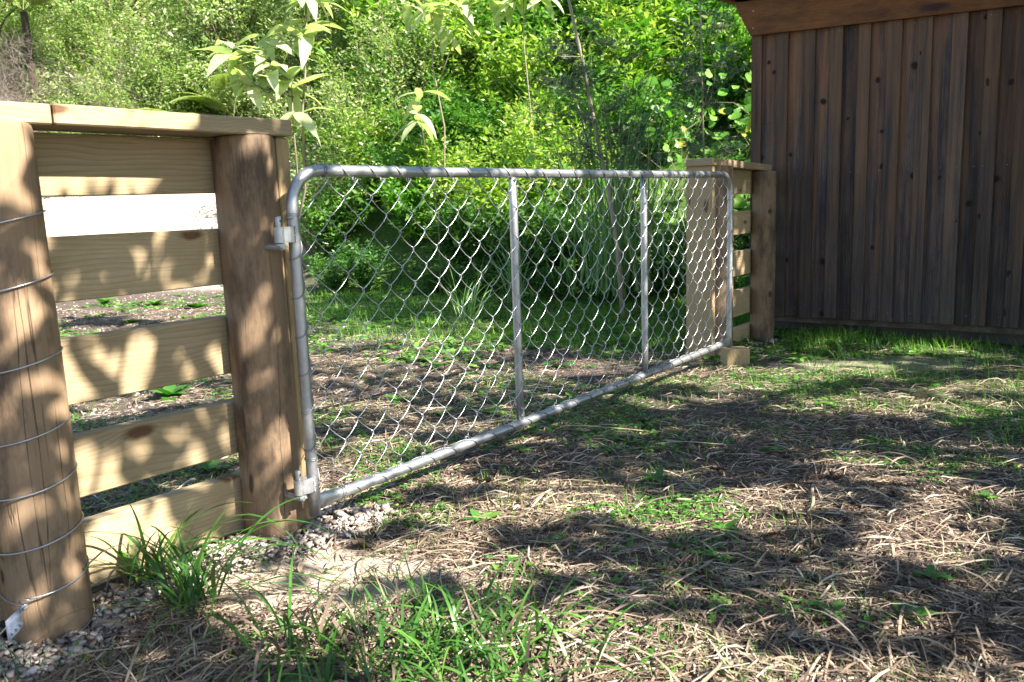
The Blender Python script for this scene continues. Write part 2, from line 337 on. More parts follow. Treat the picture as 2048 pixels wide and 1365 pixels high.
def z_clay(x, y): return sstep(-2.6, -3.6, x + .8 * (fbm(x, y) - .5)) * sstep(10.6, 12.0, y) * (1 - .75 * sstep(15.5, 17.5, y)) * (1 - sstep(24, 28, y))
zc = np.stack([z_sand(GX, GY), z_green(GX, GY), z_clay(GX, GY), np.ones_like(GX)], -1).reshape(-1, 4).astype(np.float32)
za = gme.color_attributes.new('zones', 'FLOAT_COLOR', 'POINT'); za.data.foreach_set('color', zc.ravel())
tag(obj('ground', gme, GROUND), kind='structure')
def hz(x, y): return float(height(np.array([x]), np.array([y]))[0])

# ------------------------------------------------------------------ timber fences
def log_mesh(name, r, h, seed, seg=28, rings=16, flat_back=None, tilt=(0, 0)):
    r0 = random.Random(seed); ph = [r0.uniform(0, 6.3) for _ in range(6)]
    V = []; F = []
    zs = [-.25] + list(np.linspace(0, h - .012, rings)) + [h - .003, h]
    for i, z in enumerate(zs):
        rr = r * (1.03 - .05 * max(z, 0) / h)
        if z == h: rr *= .955
        elif z > h - .011: rr *= .985
        for k in range(seg):
            a = k / seg * 2 * math.pi
            q = rr * (1 + .02 * math.sin(2 * a + ph[0] + z) + .013 * math.sin(3 * a + ph[1] - z * 2.3) + .008 * math.sin(7 * a + ph[2] + z * 5) + .012 * math.sin(z * 4 + ph[3]))
            x, y = q * math.cos(a), q * math.sin(a)
            if flat_back is not None and y > flat_back: y = flat_back
            zz = z + (.004 * math.sin(a + ph[4]) if z > h - .02 else 0)
            V.append((x + tilt[0] * z, y + tilt[1] * z, zz))
    n = len(zs)
    for i in range(n - 1):
        for k in range(seg): F.append((i * seg + k, i * seg + (k + 1) % seg, (i + 1) * seg + (k + 1) % seg, (i + 1) * seg + k))
    F.append(tuple((n - 1) * seg + k for k in range(seg)))
    me = bpy.data.meshes.new(name); me.from_pydata(V, [], F)
    for p in me.polygons: p.use_smooth = len(p.vertices) == 4
    me.update(); return me

# local frame of the fences and the gate: x along the line, y away from the camera side (= -offset), z up
fence = thing('timber_fence', 'pine rail fence with round posts and flat capping, wire wound round one post', 'fence', W(-.4, -.16), YAW)
def fl(s, off, z): return (s + .4, -(off + .16), z)
obj('post', log_mesh('post', .093, 1.212, 3, flat_back=.082), LOG, fence, fl(-.744, -.122, 0))
obj('post', log_mesh('post', .090, 1.209, 11, flat_back=.055, tilt=(0, .0)), LOG, fence, fl(-.04, -.148, 0))
for i, (z1, z0, dz) in enumerate([(1.205, 1.050, .0), (.951, .786, .006), (.690, .517, .008), (.432, .270, .010), (.198, .018, .012)]):
    o = obj('rail', board_mesh('rail', 1.56, .046, z1 - z0, .003, .0012, 0, 14, i), PLANK, fence, fl(-.75, -.226, (z0 + z1) / 2 + dz / 2))
    o.rotation_euler = (0, R((-.35, .4, .5, .55, .6)[i]), 0)
obj('capping', board_mesh('capping', .695, .175, .047, .004, .0008, 0, 6, 21), PLANK, fence, fl(-.268, -.155, 1.2365))
obj('capping', board_mesh('capping', .78, .175, .047, .004, .0008, 0, 6, 22), PLANK, fence, fl(-1.010, -.156, 1.2345))
obj('end_board', board_mesh('end_board', .045, .17, 1.30, .003, .001, 2, 6, 23), PLANK_UP, fence, fl(.054, -.172, .558))

fence2 = thing('timber_fence', 'short pine rail fence between the gate latch end and the shed', 'fence', W(4.05, -.3, -.05), YAW)
def f2(s, off, z): return (s - 4.05, -(off + .3), z + .05)
obj('post', log_mesh('post', .088, 1.225, 5, flat_back=.05), LOG, fence2, f2(3.705, -.252, -.05))
obj('post', log_mesh('post', .090, 1.20, 8, flat_back=.06), LOG, fence2, f2(4.47, -.24, -.05))
for i, (z1, z0) in enumerate([(1.162, .993), (.872, .711), (.594, .419), (.319, .134), (.047, -.072)]):
    obj('rail', board_mesh('rail', 1.02, .046, z1 - z0, .003, .0012, 0, 10, 30 + i), PLANK, fence2, f2(4.12, -.325, (z0 + z1) / 2))
cp = obj('capping', board_mesh('capping', 1.07, .19, .047, .004, .0008, 0, 6, 41), PLANK, fence2, f2(4.085, -.325, 1.187)); cp.rotation_euler = (0, R(1.7), 0)
obj('end_board', board_mesh('end_board', .045, .185, 1.36, .003, .001, 2, 6, 43), PLANK_UP, fence2, f2(3.595, -.335, .50))

# gudgeons screwed into the gate post belong to the fence
def gudgeon(zb):
    mb = MB()
    mb.tube([fl(-.053, -.11, zb), fl(-.053, .006, zb)], .0085, 12)
    mb.tube([fl(-.053, .006, zb), fl(-.053, .012, zb), fl(-.053, .018, zb)], [.0085, .0105, .006], 10)
    mb.tube([fl(-.053, 0, zb + .004), fl(-.053, 0, zb + .009)], .0145, 14)
    for q in (0, 1, 2): mb.tube([fl(-.050 + .004 * q, .010, zb + .006), fl(-.046 + .004 * q, .013, zb - .002)], [.004, .003], 6)
    g = obj('gudgeon', mb.mesh('gudgeon', False), CAST, fence)
    mp = MB(); mp.tube([fl(-.053, 0, zb + .009), fl(-.053, 0, zb + .084), fl(-.053, 0, zb + .087)], [.0088, .0088, .0075], 14)
    obj('hinge_pin', mp.mesh('hinge_pin', True), CAST, g)
    mh = MB(); c = fl(-.053, .0081, zb + .074); mh.tube([c, (c[0] + .0015, c[1] - .0016, c[2])], .0032, 10)
    obj('pin_hole', mh.mesh('pin_hole'), DARK, g)
gudgeon(.893); gudgeon(.141)

# ------------------------------------------------------------------ gate
gate = thing('mesh_gate', 'wide galvanised tube gate filled with chain link mesh, standing closed', 'gate', W(0, 0), YAW)
GL = 3.2607; RT = .0175; ZT = 1.1094; ZB = .1094
def arc(cx, cz, r, a0, a1, n=9): return [(cx + r * math.cos(a), 0, cz + r * math.sin(a)) for a in np.linspace(a0, a1, n)]
RB = .108
path = [(0, 0, z) for z in np.linspace(.072, ZT - RB - .01, 12)] + arc(RB, ZT - RB, RB, math.pi, math.pi / 2) + \
       [(x, 0, ZT - .003 * math.sin(x / GL * math.pi)) for x in np.linspace(RB + .03, GL - RB - .03, 30)] + arc(GL - RB, ZT - RB, RB, math.pi / 2, 0) + [(GL, 0, z) for z in np.linspace(ZT - RB - .01, .073, 12)]
mb = MB(); mb.tube(path, RT, 18); obj('frame_tube', mb.mesh('frame_tube', True), GALV, gate)
xs_ = [RT * .8, RT + .03, RT + .06, RT + .10] + list(np.linspace(.2, GL - .2, 16)) + [GL - RT - .10, GL - RT - .06, GL - RT - .03, GL - RT * .8]
fl_ = [(.55, 1.5), (.6, 1.42), (.8, 1.2), (1, 1)] + [(1, 1)] * 16 + [(1, 1), (.8, 1.2), (.6, 1.42), (.55, 1.5)]
mb = MB(); mb.tube([(x, 0, ZB - .004 * math.sin(x / GL * math.pi)) for x in xs_], RT, 18, True, fl_)
obj('bottom_rail', mb.mesh('bottom_rail', True), GALV, gate)
for k in (1, 2):
    mb = MB(); s = GL * k / 3; mb.tube([(s, .003, z) for z in np.linspace(ZB + .005, ZT - .008, 8)], .0165, 16, True, [(1.25, .7)] + [(1, 1)] * 6 + [(1.25, .7)])
    obj('upright', mb.mesh('upright', True), GALV, gate)
# hinge straps: bent flat bar round the pin, welded to the stile
for zb in (.905, .153):
    V = []; F = []; prof = []
    for a in np.linspace(math.radians(60), math.radians(330), 13): prof.append((-.053 + .0135 * math.cos(a), .0135 * math.sin(a)))
    prof = [(-.010, -.0165), (-.028, -.0172), (-.040, -.014)] + [(-.053 + .0135 * math.cos(a), .0135 * math.sin(a)) for a in np.linspace(R(-60), R(-300), 14)] + [(-.038, .007), (-.016, .006)]
    pr = np.array(prof); tn = np.gradient(pr, axis=0); tn /= np.linalg.norm(tn, axis=1)[:, None]; nn = np.stack([tn[:, 1], -tn[:, 0]], 1)
    n = len(pr)
    for z in (zb, zb + .045):
        for sgn in (1, -1):
            for p, q in zip(pr, nn): V.append((p[0] + q[0] * .0022 * sgn, p[1] + q[1] * .0022 * sgn, z))
    for i in range(n - 1):
        F += [(i, i + 1, 2 * n + i + 1, 2 * n + i), (n + i, 3 * n + i, 3 * n + i + 1, n + i + 1), (i, n + i, n + i + 1, i + 1), (2 * n + i, 2 * n + i + 1, 3 * n + i + 1, 3 * n + i)]
    F += [(0, 2 * n, 3 * n, n), (n - 1, 2 * n - 1, 4 * n - 1, 3 * n - 1)]
    me = bpy.data.meshes.new('hinge_strap'); me.from_pydata(V, [], F); me.update()
    st = obj('hinge_strap', me, CAST, gate)
    mb = MB()
    for q in np.linspace(.002, .043, 9):
        j = random.uniform(-.0012, .0012); mb.tube([(-.0115 + j, -.0185, zb + q - .002), (-.0105 + j, -.0205, zb + q), (-.0095 + j, -.0185, zb + q + .003)], [.002, .0036, .002], 6)
    obj('weld_bead', mb.mesh('weld_bead', True), CAST, st)
# chain link: each wire is a flattened spiral running top to bottom, hooked through its neighbours
C0, DC, Z0, DZ = .0637, .0599, 1.0865, .05765
MY = -.0175
def link_wire(k):
    pts = []; c0 = C0 + DC * k; c1 = c0 + DC; r0 = random.Random(k)
    jit = [r0.uniform(-.0022, .0022) for _ in range(60)]
    # node heights: odd columns carry nodes at Z0 - 2j*DZ, even columns half a row lower
    nodes = []; j = 0
    z = Z0 if (k + 1) % 2 == 1 else Z0
    first_right = ((k + 1) % 2 == 1)
    while True:
        zz = Z0 - j * DZ
        if zz < ZB + .024: break
        right = first_right if j % 2 == 0 else not first_right
        nodes.append(((c1 + .0036 if right else c0 - .0036), zz, right)); j += 1
    for i in range(len(nodes) - 1):
        (xa, za, ra), (xb, zb_, rb) = nodes[i], nodes[i + 1]
        xa += jit[i]; xb += jit[i + 1]; front = ra       # right node down to left node is the "/" strand, in front
        for t in np.linspace(0, 1, 9)[:-1]:
            e = t - .16 * math.sin(2 * math.pi * t) / (2 * math.pi) * 2
            x = xa + (xb - xa) * (.5 - .5 * math.cos(math.pi * t) * (1 - .10 * math.sin(math.pi * t) ** 2)) * .55 + (xb - xa) * t * .45
            y = MY + (-1 if front else 1) * (.0095 * math.sin(math.pi * t) ** .8)
            pts.append((x, y, za + (zb_ - za) * e))
    pts.append((nodes[-1][0], MY, nodes[-1][1]))
    return pts
NW = int((GL - .03 - C0) / DC)
for k in range(-1, NW):
    pts = link_wire(k)
    pts = [p for p in pts if .004 < p[0] < GL - .006]
    if k == -1: pts = [p for p in pts if p[2] < 1.03]
    if k <= 1: pts = [p for p in pts if math.hypot(min(p[0] - RB, 0), max(p[2] - (ZT - RB), 0)) < RB - .004 or p[0] > RB]
    if k >= NW - 2: pts = [p for p in pts if math.hypot(max(p[0] - (GL - RB), 0), max(p[2] - (ZT - RB), 0)) < RB - .004 or p[0] < GL - RB]
    mb = MB(); mb.tube(pts, .0014, 5); obj('mesh_wire', mb.mesh('mesh_wire', True), WIRE, gate)
# lacing wire wound round the frame, one turn for each diamond
def lacing(center, along, up, t0, t1, pitch, phase, rad=RT + .0022, loops=True):
    mb = MB(); n = int((t1 - t0) / pitch * 22); pts = []
    along = np.array(along, float); up = np.array(up, float); side = np.cross(along, up)
    for i in range(n + 1):
        t = t0 + (t1 - t0) * i / n; a = 2 * math.pi * (t - phase) / pitch
        w = t + .26 * pitch * math.sin(a) / 1.6
        pts.append(np.array(center) + along * w + rad * (up * math.cos(a) + side * math.sin(a)))
    mb.tube(pts, .0016, 5)
    if loops:
        k0 = math.ceil((t0 - phase) / pitch)
        for k in range(k0, int((t1 - phase) / pitch) + 1):
            t = phase + k * pitch; c = np.array(center) + along * (t + .002) + up * (RT + .008) + np.array([0, MY * .55, 0])
            a = np.linspace(0, 2 * math.pi * 1.15, 14)
            mb.tube([c + along * .008 * math.cos(q) + up * .009 * math.sin(q) + np.array([0, -.004 + .002 * q, 0]) for q in a], .0013, 5)
            mb.tube([c, c + along * .006 + up * .012 + np.array([0, -.003, 0]), c + along * .011 + up * .021], .0013, 5)
    return mb.mesh('lacing_wire', True)
ph = C0 + DC
obj('lacing_wire', lacing((0, 0, ZT - .001), (1, 0, 0), (0, 0, -1), ph - .01, GL - .10, 2 * DC, ph), TIE, gate)
obj('lacing_wire', lacing((0, 0, ZB - .002), (1, 0, 0), (0, 0, 1), ph - .02, GL - .06, 2 * DC, ph), TIE, gate)
obj('lacing_wire', lacing((0, 0, 0), (0, 0, 1), (1, 0, 0), .2, .99, 2 * DZ, Z0 - 3 * DZ - 8 * DZ, loops=False), TIE, gate)
obj('lacing_wire', lacing((GL, 0, 0), (0, 0, 1), (-1, 0, 0), .18, .99, 2 * DZ, Z0 - 10 * DZ, loops=False), TIE, gate)
for (x, z, ax) in ((0, .985, 2), (0, .979, 2), (0, .252, 2), (0, .247, 2), (.118, ZT, 0), (.126, ZT, 0), (.105, ZB, 0), (.114, ZB, 0), (GL, .96, 2), (GL, .25, 2)):
    mb = MB(); a = np.linspace(0, 2 * math.pi, 17); r = RT + .002
    mb.tube([(x + r * math.cos(q), r * math.sin(q), z + .002 * math.sin(q * .5)) if ax == 2 else (x + .004 * math.sin(q), r * math.cos(q), z + r * math.sin(q)) for q in a], .0013, 5, False)
    obj('binding_wire', mb.mesh('binding_wire', True), TIE, gate)

# block under the latch end
bl = board_mesh('timber_block', .15, .115, .115, .006, .0015, 0, 4, 51)
o = obj('timber_block', bl, PLANK_UP, None, W(3.36, .0, -.004), (0, R(1), YAW - R(48)))
tag(o, 'small pine block on the ground under the far end of the gate', 'wood block')

# ------------------------------------------------------------------ wires wound round the strainer post
wf = thing('wire_fence', 'plain wire fence tied off around the round pine post', 'wire fence', W(-.744, -.122, 0), YAW)
PR = .0965
def wpt(a, r, z): return np.array([r * math.cos(a), r * math.sin(a), z])
strands = [(1.015, -185), (.868, -186), (.690, -184), (.524, -182), (.401, -168), (.271, -170), (.163, -137), (.028, -148)]
far_post = np.array([-1.15, -1.05, 0])
for i, (z, kd) in enumerate(strands):
    ka = R(kd); mb = MB()
    # once round the post from the knot: across the front, round the back and down to the knot again
    r_ = random.Random(i)
    aa = np.linspace(ka, ka + 2 * math.pi, 40); drop = .012 + .006 * r_.random()
    loop = [wpt(a, PR + .002 + .010 * math.exp(-((a - ka) / .5) ** 2) + .010 * math.exp(-((a - ka - 2 * math.pi) / .35) ** 2), z - .036 + .046 * math.sin((a - ka) / 2) ** 2 - drop * (a - ka) / 6.3) for a in aa]
    mb.tube(loop, .0019, 6)
    kp = wpt(ka, PR + .014, z - .042)
    q = np.linspace(0, 2 * math.pi, 14)
    d = far_post - kp; d[2] = 0; d /= np.linalg.norm(d)
    tang = np.array([-math.sin(ka), math.cos(ka), 0])
    mb.tube([kp + tang * .013 * math.cos(v) + wpt(ka, 1, 0) * .006 * math.sin(v) + np.array([0, 0, .008 * math.sin(v)]) for v in q], .0016, 6, False)
    w0 = kp - np.array([0, 0, .01])
    mb.tube([w0 + d * .022 * v / 30 + .0042 * np.array([math.cos(v), math.sin(v) * .4, math.sin(v)]) for v in np.linspace(0, 30, 50)], .0014, 5)
    e = far_post + np.array([0, 0, max(z - .06, .05)])
    mb.tube([w0, w0 + (e - w0) * .3 - np.array([0, 0, .012]), w0 + (e - w0) * .7 - np.array([0, 0, .012]), e], .0016, 6)
    st = obj('wire_strand', mb.mesh('wire_strand', True), WIRE, wf)
    if i >= 6:
        mb = MB(); c = w0 + d * .062 - np.array([0, 0, .014]); yaw_ = math.atan2(d[1], d[0])
        mb.box(c, (.062, .004, .046), yaw_); mb.box(c + np.array([0, 0, .012]), (.05, .010, .006), yaw_)
        for t in (-.02, 0, .02): mb.tube([c + d * t + np.array([0, -.003, -.008]), c + d * t + np.array([.004, -.008, -.008])], .004, 8)
        obj('strainer_plate', mb.mesh('strainer_plate'), PLASTIC, st)
obj('post', log_mesh('post', .08, 1.15, 17), LOG, wf, tuple(far_post + np.array([-.06, -.07, 0])))

# ------------------------------------------------------------------ shed: board and batten wall under a deep fascia
SW = 4.75
shed = thing('timber_shed', 'dark brown board and batten timber shed with stained fascia', 'shed', W(SW, .5, -.05), YAW)
def sl(s, off, z): return (s - SW, -(off - .5), z + .05)
ZF = lambda off: 2.138 - .0317 * (off + .44)
edges = [-.436, -.359, -.252, -.163, -.059, .03, .132, .218, .322, .402, .509, .601, .704, .788, .905, .994, 1.099, 1.186, 1.288, 1.375, 1.48, 1.57, 1.68, 1.77, 1.88, 1.97, 2.08, 2.17, 2.28]
for i in range(len(edges) - 1):
    a, b = edges[i], edges[i + 1]; top = ZF((a + b) / 2) + .03; bot = .066 + random.uniform(-.004, .004)
    if i % 2 == 0:
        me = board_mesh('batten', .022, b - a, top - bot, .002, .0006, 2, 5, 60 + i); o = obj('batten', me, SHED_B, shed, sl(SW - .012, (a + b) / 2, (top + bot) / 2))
    else:
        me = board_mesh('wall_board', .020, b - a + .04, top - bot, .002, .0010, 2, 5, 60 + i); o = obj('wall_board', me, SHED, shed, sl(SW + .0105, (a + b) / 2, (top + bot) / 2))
        o.rotation_euler = (0, 0, R(random.uniform(-.8, .8)))
# side wall (turns the corner) and back, bottom plate, dark base
for i in range(6):
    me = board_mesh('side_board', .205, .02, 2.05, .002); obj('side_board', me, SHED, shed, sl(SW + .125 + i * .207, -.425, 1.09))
mb = MB(); mb.box(sl(SW + .06, .92, .045), (.05, 2.70, .055)); obj('bottom_plate', mb.mesh('bottom_plate'), PLATE, shed)
shed.children[-1].rotation_euler = (0, 0, 0)
mb = MB(); mb.box(sl(SW + .65, .93, 1.07), (1.14, 2.66, 2.04)); mb.box(sl(SW + .7, .93, -.1), (1.0, 2.5, .26)); obj('lining', mb.mesh('lining'), DARK, shed)
# fascia with a splayed end cut
y0, y1 = -.437, 2.45
V = []
for ds in (-.052, -.026):
    for off, z in ((y0, ZF(y0)), (y1, ZF(y1)), (y1, ZF(y1) + .27), (-.56, ZF(-.56) + .245), (-.53, ZF(-.53) + .18)):
        V.append(sl(SW + ds, off, z))
F = [(0, 1, 2, 3, 4), (9, 8, 7, 6, 5)] + [(i, i + 5, (i + 1) % 5 + 5, (i + 1) % 5) for i in range(5)]
V = np.array(V); cen = V.mean(0)
me = bpy.data.meshes.new('fascia'); me.from_pydata((np.array([[ (v - cen)[1], -(v - cen)[0], (v - cen)[2]] for v in V])).tolist(), [], [tuple(reversed(f)) for f in F]); me.update()
fo = obj('fascia', me, FASCIA, shed, tuple(cen), (0, 0, R(90)))
# fix winding through the rotation: local x runs along the wall
mb = MB()
for off, zz in ((-.415, .05), (-.415, .17)):
    c = sl(SW - .0525, off, ZF(off) + zz); mb.tube([c, (c[0] - .003, c[1], c[2])], .004, 8)
for i in range(0, 18):
    off = (edges[i] + edges[i + 1]) / 2; xo = -.0235 if i % 2 == 0 else -.0005
    for zz in (ZF(off) - .03, 1.12, .13):
        c = sl(SW + xo, off + .02 * (1 if i % 4 else -1), zz); mb.tube([c, (c[0] - .0012, c[1], c[2])], .0019, 6)
tag(obj('nail_heads', mb.mesh('nail_heads'), CAST, shed), kind='stuff')
# steel roof with barge flashing and soffit
mb = MB()
zr = ZF(-.56) + .258
for k in range(2):
    pass
rv = [sl(SW - .16, -.72, zr + .045), sl(SW - .16, 2.6, zr - .06), sl(SW + 1.4, 2.6, zr + .0), sl(SW + 1.4, -.72, zr + .105)]
rv2 = [(a, b, c + .03) for a, b, c in rv]
mb.add(rv + rv2, [(0, 3, 2, 1), (4, 5, 6, 7), (0, 1, 5, 4), (1, 2, 6, 5), (2, 3, 7, 6), (3, 0, 4, 7)])
obj('roof', mb.mesh('roof'), FLASH, shed)
mb = MB(); a = sl(SW - .14, -.70, zr + .042); 
sv = [sl(SW - .13, -.70, zr + .03), sl(SW - .06, -.55, zr - .015), sl(SW + 1.3, -.55, zr + .035), sl(SW + 1.3, -.70, zr + .075)]
mb.add(sv + [(p[0], p[1], p[2] + .014) for p in sv], [(0, 3, 2, 1), (4, 5, 6, 7), (0, 1, 5, 4), (1, 2, 6, 5), (2, 3, 7, 6), (3, 0, 4, 7)])
obj('soffit', mb.mesh('soffit'), FASCIA, shed)

# ------------------------------------------------------------------ foliage builders
def nrm(a): return a / (np.linalg.norm(a, axis=-1, keepdims=True) + 1e-9)
PROF = {'lance': ((0, .35, .7, 1.0), (.12, 1.0, .62, .03)), 'ovate': ((0, .25, .62, 1.0), (.25, 1.0, .72, .05)), 'blade': ((0, .4, .75, 1.0), (1, .9, .6, .05)), 'round': ((0, .2, .7, 1.0), (.5, 1.0, .95, .35))}
def leaves(P, D, U, Ln, Wd, prof='lance', droop=.25, rnd=None, fold=0.0):
    """P base points, D directions, U rough normals, arrays; returns V,F,rnd for 3-quad leaves"""
    n = len(P); D = nrm(D); S = nrm(np.cross(D, U)); Nn = np.cross(S, D)
    ts, ws = PROF[prof]; Ln = np.broadcast_to(np.asarray(Ln, float), (n,))[:, None]; Wd = np.broadcast_to(np.asarray(Wd, float), (n,))[:, None]
    dr = np.broadcast_to(np.asarray(droop, float), (n,))[:, None]
    V = np.zeros((n, len(ts) * 2, 3))
    for i, (t, w) in enumerate(zip(ts, ws)):
        c = P + D * Ln * t - Nn * Ln * dr * t * t
        V[:, 2 * i] = c + S * Wd * w * .5; V[:, 2 * i + 1] = c - S * Wd * w * .5 + Nn * Wd * w * fold
    k = len(ts) * 2; base = (np.arange(n) * k)[:, None]
    F = np.concatenate([base + np.array([[2 * i, 2 * i + 1, 2 * i + 3, 2 * i + 2]]) for i in range(len(ts) - 1)], 0)
    r = rng.random(n) if rnd is None else rnd
    return V.reshape(-1, 3), F, np.repeat(r, k)
def join(parts):
    V, F, Q, n = [], [], [], 0
    for v, f, r in parts: V.append(v); F.append(f + n); Q.append(r); n += len(v)
    return np.concatenate(V), np.concatenate(F), np.concatenate(Q)
def sticks(P0, P1, r0, r1, rnd=None):
    """3-sided straight twigs from P0 to P1"""
    n = len(P0); D = nrm(P1 - P0); ref = np.where(np.abs(D[:, 2:3]) < .9, np.array([[0, 0, 1.0]]), np.array([[1.0, 0, 0]])); S = nrm(np.cross(D, ref)); Tt = np.cross(D, S)
    V = np.zeros((n, 6, 3)); r0 = np.broadcast_to(r0, (n,))[:, None]; r1 = np.broadcast_to(r1, (n,))[:, None]
    for k in range(3):
        a = k * 2.0944; o = S * math.cos(a) + Tt * math.sin(a); V[:, k] = P0 + o * r0; V[:, 3 + k] = P1 + o * r1
    b = (np.arange(n) * 6)[:, None]
    F = np.concatenate([b + np.array([[k, (k + 1) % 3, 3 + (k + 1) % 3, 3 + k]]) for k in range(3)], 0)
    return V.reshape(-1, 3), F, np.repeat(rng.random(n) if rnd is None else rnd, 6)
def dirs(n, up=0.0):
    d = rng.normal(size=(n, 3)); d[:, 2] += up; return nrm(d)

def shrub_meshes(name, nst, hgt, spread, nleaf, LL, LW, prof='lance', droop=.3):
    """upright stems from one crown, leaves in pairs along them, thick towards the tips"""
    P, D, U = [], [], []; S0, S1, sr0, sr1 = [], [], [], []
    for i in range(nst):
        a = rng.uniform(0, 6.283); lean = spread * rng.uniform(.15, 1) ** .7; hh = hgt * rng.uniform(.6, 1.0) * (1 - .25 * (lean / spread) ** 2)
        tip = np.array([math.cos(a) * lean, math.sin(a) * lean, hh]); b0 = tip * np.array([.12, .12, 0]); bend = dirs(1)[0] * .12 * hgt
        def pt(t): return b0 + (tip - b0) * np.array([t ** 1.4, t ** 1.4, t]) + bend * math.sin(t * 3.14)
        q = [pt(t) for t in np.linspace(0, 1, 5)]
        for j in range(4): S0.append(q[j]); S1.append(q[j + 1]); sr0.append(.007 * (1 - j * .2)); sr1.append(.007 * (.8 - j * .2) + .001)
        # side twigs
        m = nleaf
        t = rng.uniform(.12, 1, m) ** .75
        c = np.array([pt(v) for v in t]); th = rng.uniform(0, 6.283, m); off = rng.uniform(0, .16 * hgt, m) * (1 - .5 * t)
        o = np.stack([np.cos(th), np.sin(th), rng.uniform(-.1, .7, m)], 1)
        P.append(c + o * off[:, None]); D.append(nrm(o + np.array([0, 0, .15]) + rng.normal(size=(m, 3)) * .35)); U.append(nrm(np.array([[0, 0, 1.0]]) + o * .35 + rng.normal(size=(m, 3)) * .6))
    P, D, U = map(np.concatenate, (P, D, U)); n = len(P); sc = rng.uniform(.6, 1.15, n)
    V, F, r = leaves(P, D, U, LL * sc, LW * sc, prof, rng.uniform(0, droop, n))
    fo = mesh_np(name + '_foliage', V, F, r); V, F, r = sticks(np.array(S0), np.array(S1), np.array(sr0), np.array(sr1))
    return fo, mesh_np(name + '_stems', V, F, r)
def crown_meshes(name, rad, hgt, z0, nclump, per, LL, LW, cl=.35, trunk=.08, lean=(0, 0)):
    """tree: trunk, limbs to leaf clumps spread unevenly through a crown"""
    cd = dirs(nclump, .25); cr = rng.uniform(.45, 1, nclump) ** .6
    cc = cd * cr[:, None] * np.array([rad, rad, hgt / 2]) + np.array([lean[0], lean[1], z0 + hgt / 2]); cc += rng.normal(size=cc.shape) * rad * .08
    n = nclump * per; own = np.repeat(np.arange(nclump), per); cs = rng.uniform(.6, 1.3, nclump)
    P = cc[own] + dirs(n) * (rng.random(n) ** .5)[:, None] * cl * cs[own][:, None] * np.array([1, 1, .75])
    D = nrm(P - cc[own] + rng.normal(size=(n, 3)) * .25 * cl); U = nrm(np.array([[0, 0, 1.0]]) + .7 * nrm(P - np.array([lean[0], lean[1], z0 + hgt * .4])) + rng.normal(size=(n, 3)) * .55)
    V, F, r = leaves(P, D, U, LL * rng.uniform(.6, 1.2, n), LW * rng.uniform(.6, 1.2, n), 'ovate', rng.uniform(0, .3, n), rnd=np.clip(.5 + .5 * (rng.random(nclump)[own] - .5) + .6 * (rng.random(n) - .5), 0, .999))
    fo = mesh_np(name + '_crown', V, F, r)
    mb = MB(); top = np.array([lean[0] * .8, lean[1] * .8, z0 + hgt * .6]); bend = rng.normal(size=3) * trunk * 2
    ax = [np.array([0, 0, -.3]) + (top - np.array([0, 0, -.3])) * t + bend * math.sin(3.14 * t) for t in np.linspace(0, 1, 8)]
    mb.tube(ax, np.linspace(trunk, trunk * .3, 8), 9)
    for c in cc[:: max(1, nclump // 26)]:
        t = min(max((c[2] - z0 * .6) / (top[2] + .01) * .7, .25), .95); k = t * 7; i = min(int(k), 6); s = ax[i] + (ax[i + 1] - ax[i]) * (k - i)
        mid = (s + c) / 2 + np.array([0, 0, .08 * rad]); mb.tube([s, mid, c], [trunk * .32, trunk * .2, .006], 5)
    return fo, mb.mesh(name + '_trunk', True)

PLACED = []
def plant(name, label, cat, fo, stm, lm, sm, loc, rz=None, sc=1.0, group=None, fname='foliage', sname='stems'):
    t = thing(name, label, cat, loc, random.uniform(0, 6.28) if rz is None else rz, group)
    s = sc if not isinstance(sc, (int, float)) else (sc, sc, sc); t.scale = s
    f = obj(fname, fo, lm, t); tag(f, kind='stuff'); obj(sname, stm, sm, t); return t

# ------------------------------------------------------------------ shrubs on the bank
SH = [shrub_meshes('shrub', 34, 1.15, .62, 95, .085, .026) for _ in range(4)]
SD = [shrub_meshes('low_shrub', 26, .85, .55, 75, .075, .03, 'ovate') for _ in range(3)]
SS = [shrub_meshes('fine_shrub', 40, 1.5, .75, 190, .042, .016, 'ovate') for _ in range(2)]
SM2 = [shrub_meshes('mid_shrub', 30, 1.1, .6, 85, .075, .03, 'ovate') for _ in range(3)]
SB = [shrub_meshes('broad_shrub', 22, 1.1, .6, 55, .13, .055, 'ovate', .45) for _ in range(2)]
def put(lst, mats, name, label, group, xy, sc, zoff=-.05, cat='shrub'):
    fo, st = lst[random.randrange(len(lst))]; x, y = xy
    plant(name, label, cat, fo, st, mats[0], mats[1], (x, y, hz(x, y) + zoff), None, (sc * random.uniform(.9, 1.15), sc * random.uniform(.9, 1.15), sc * random.uniform(.9, 1.1)), group)
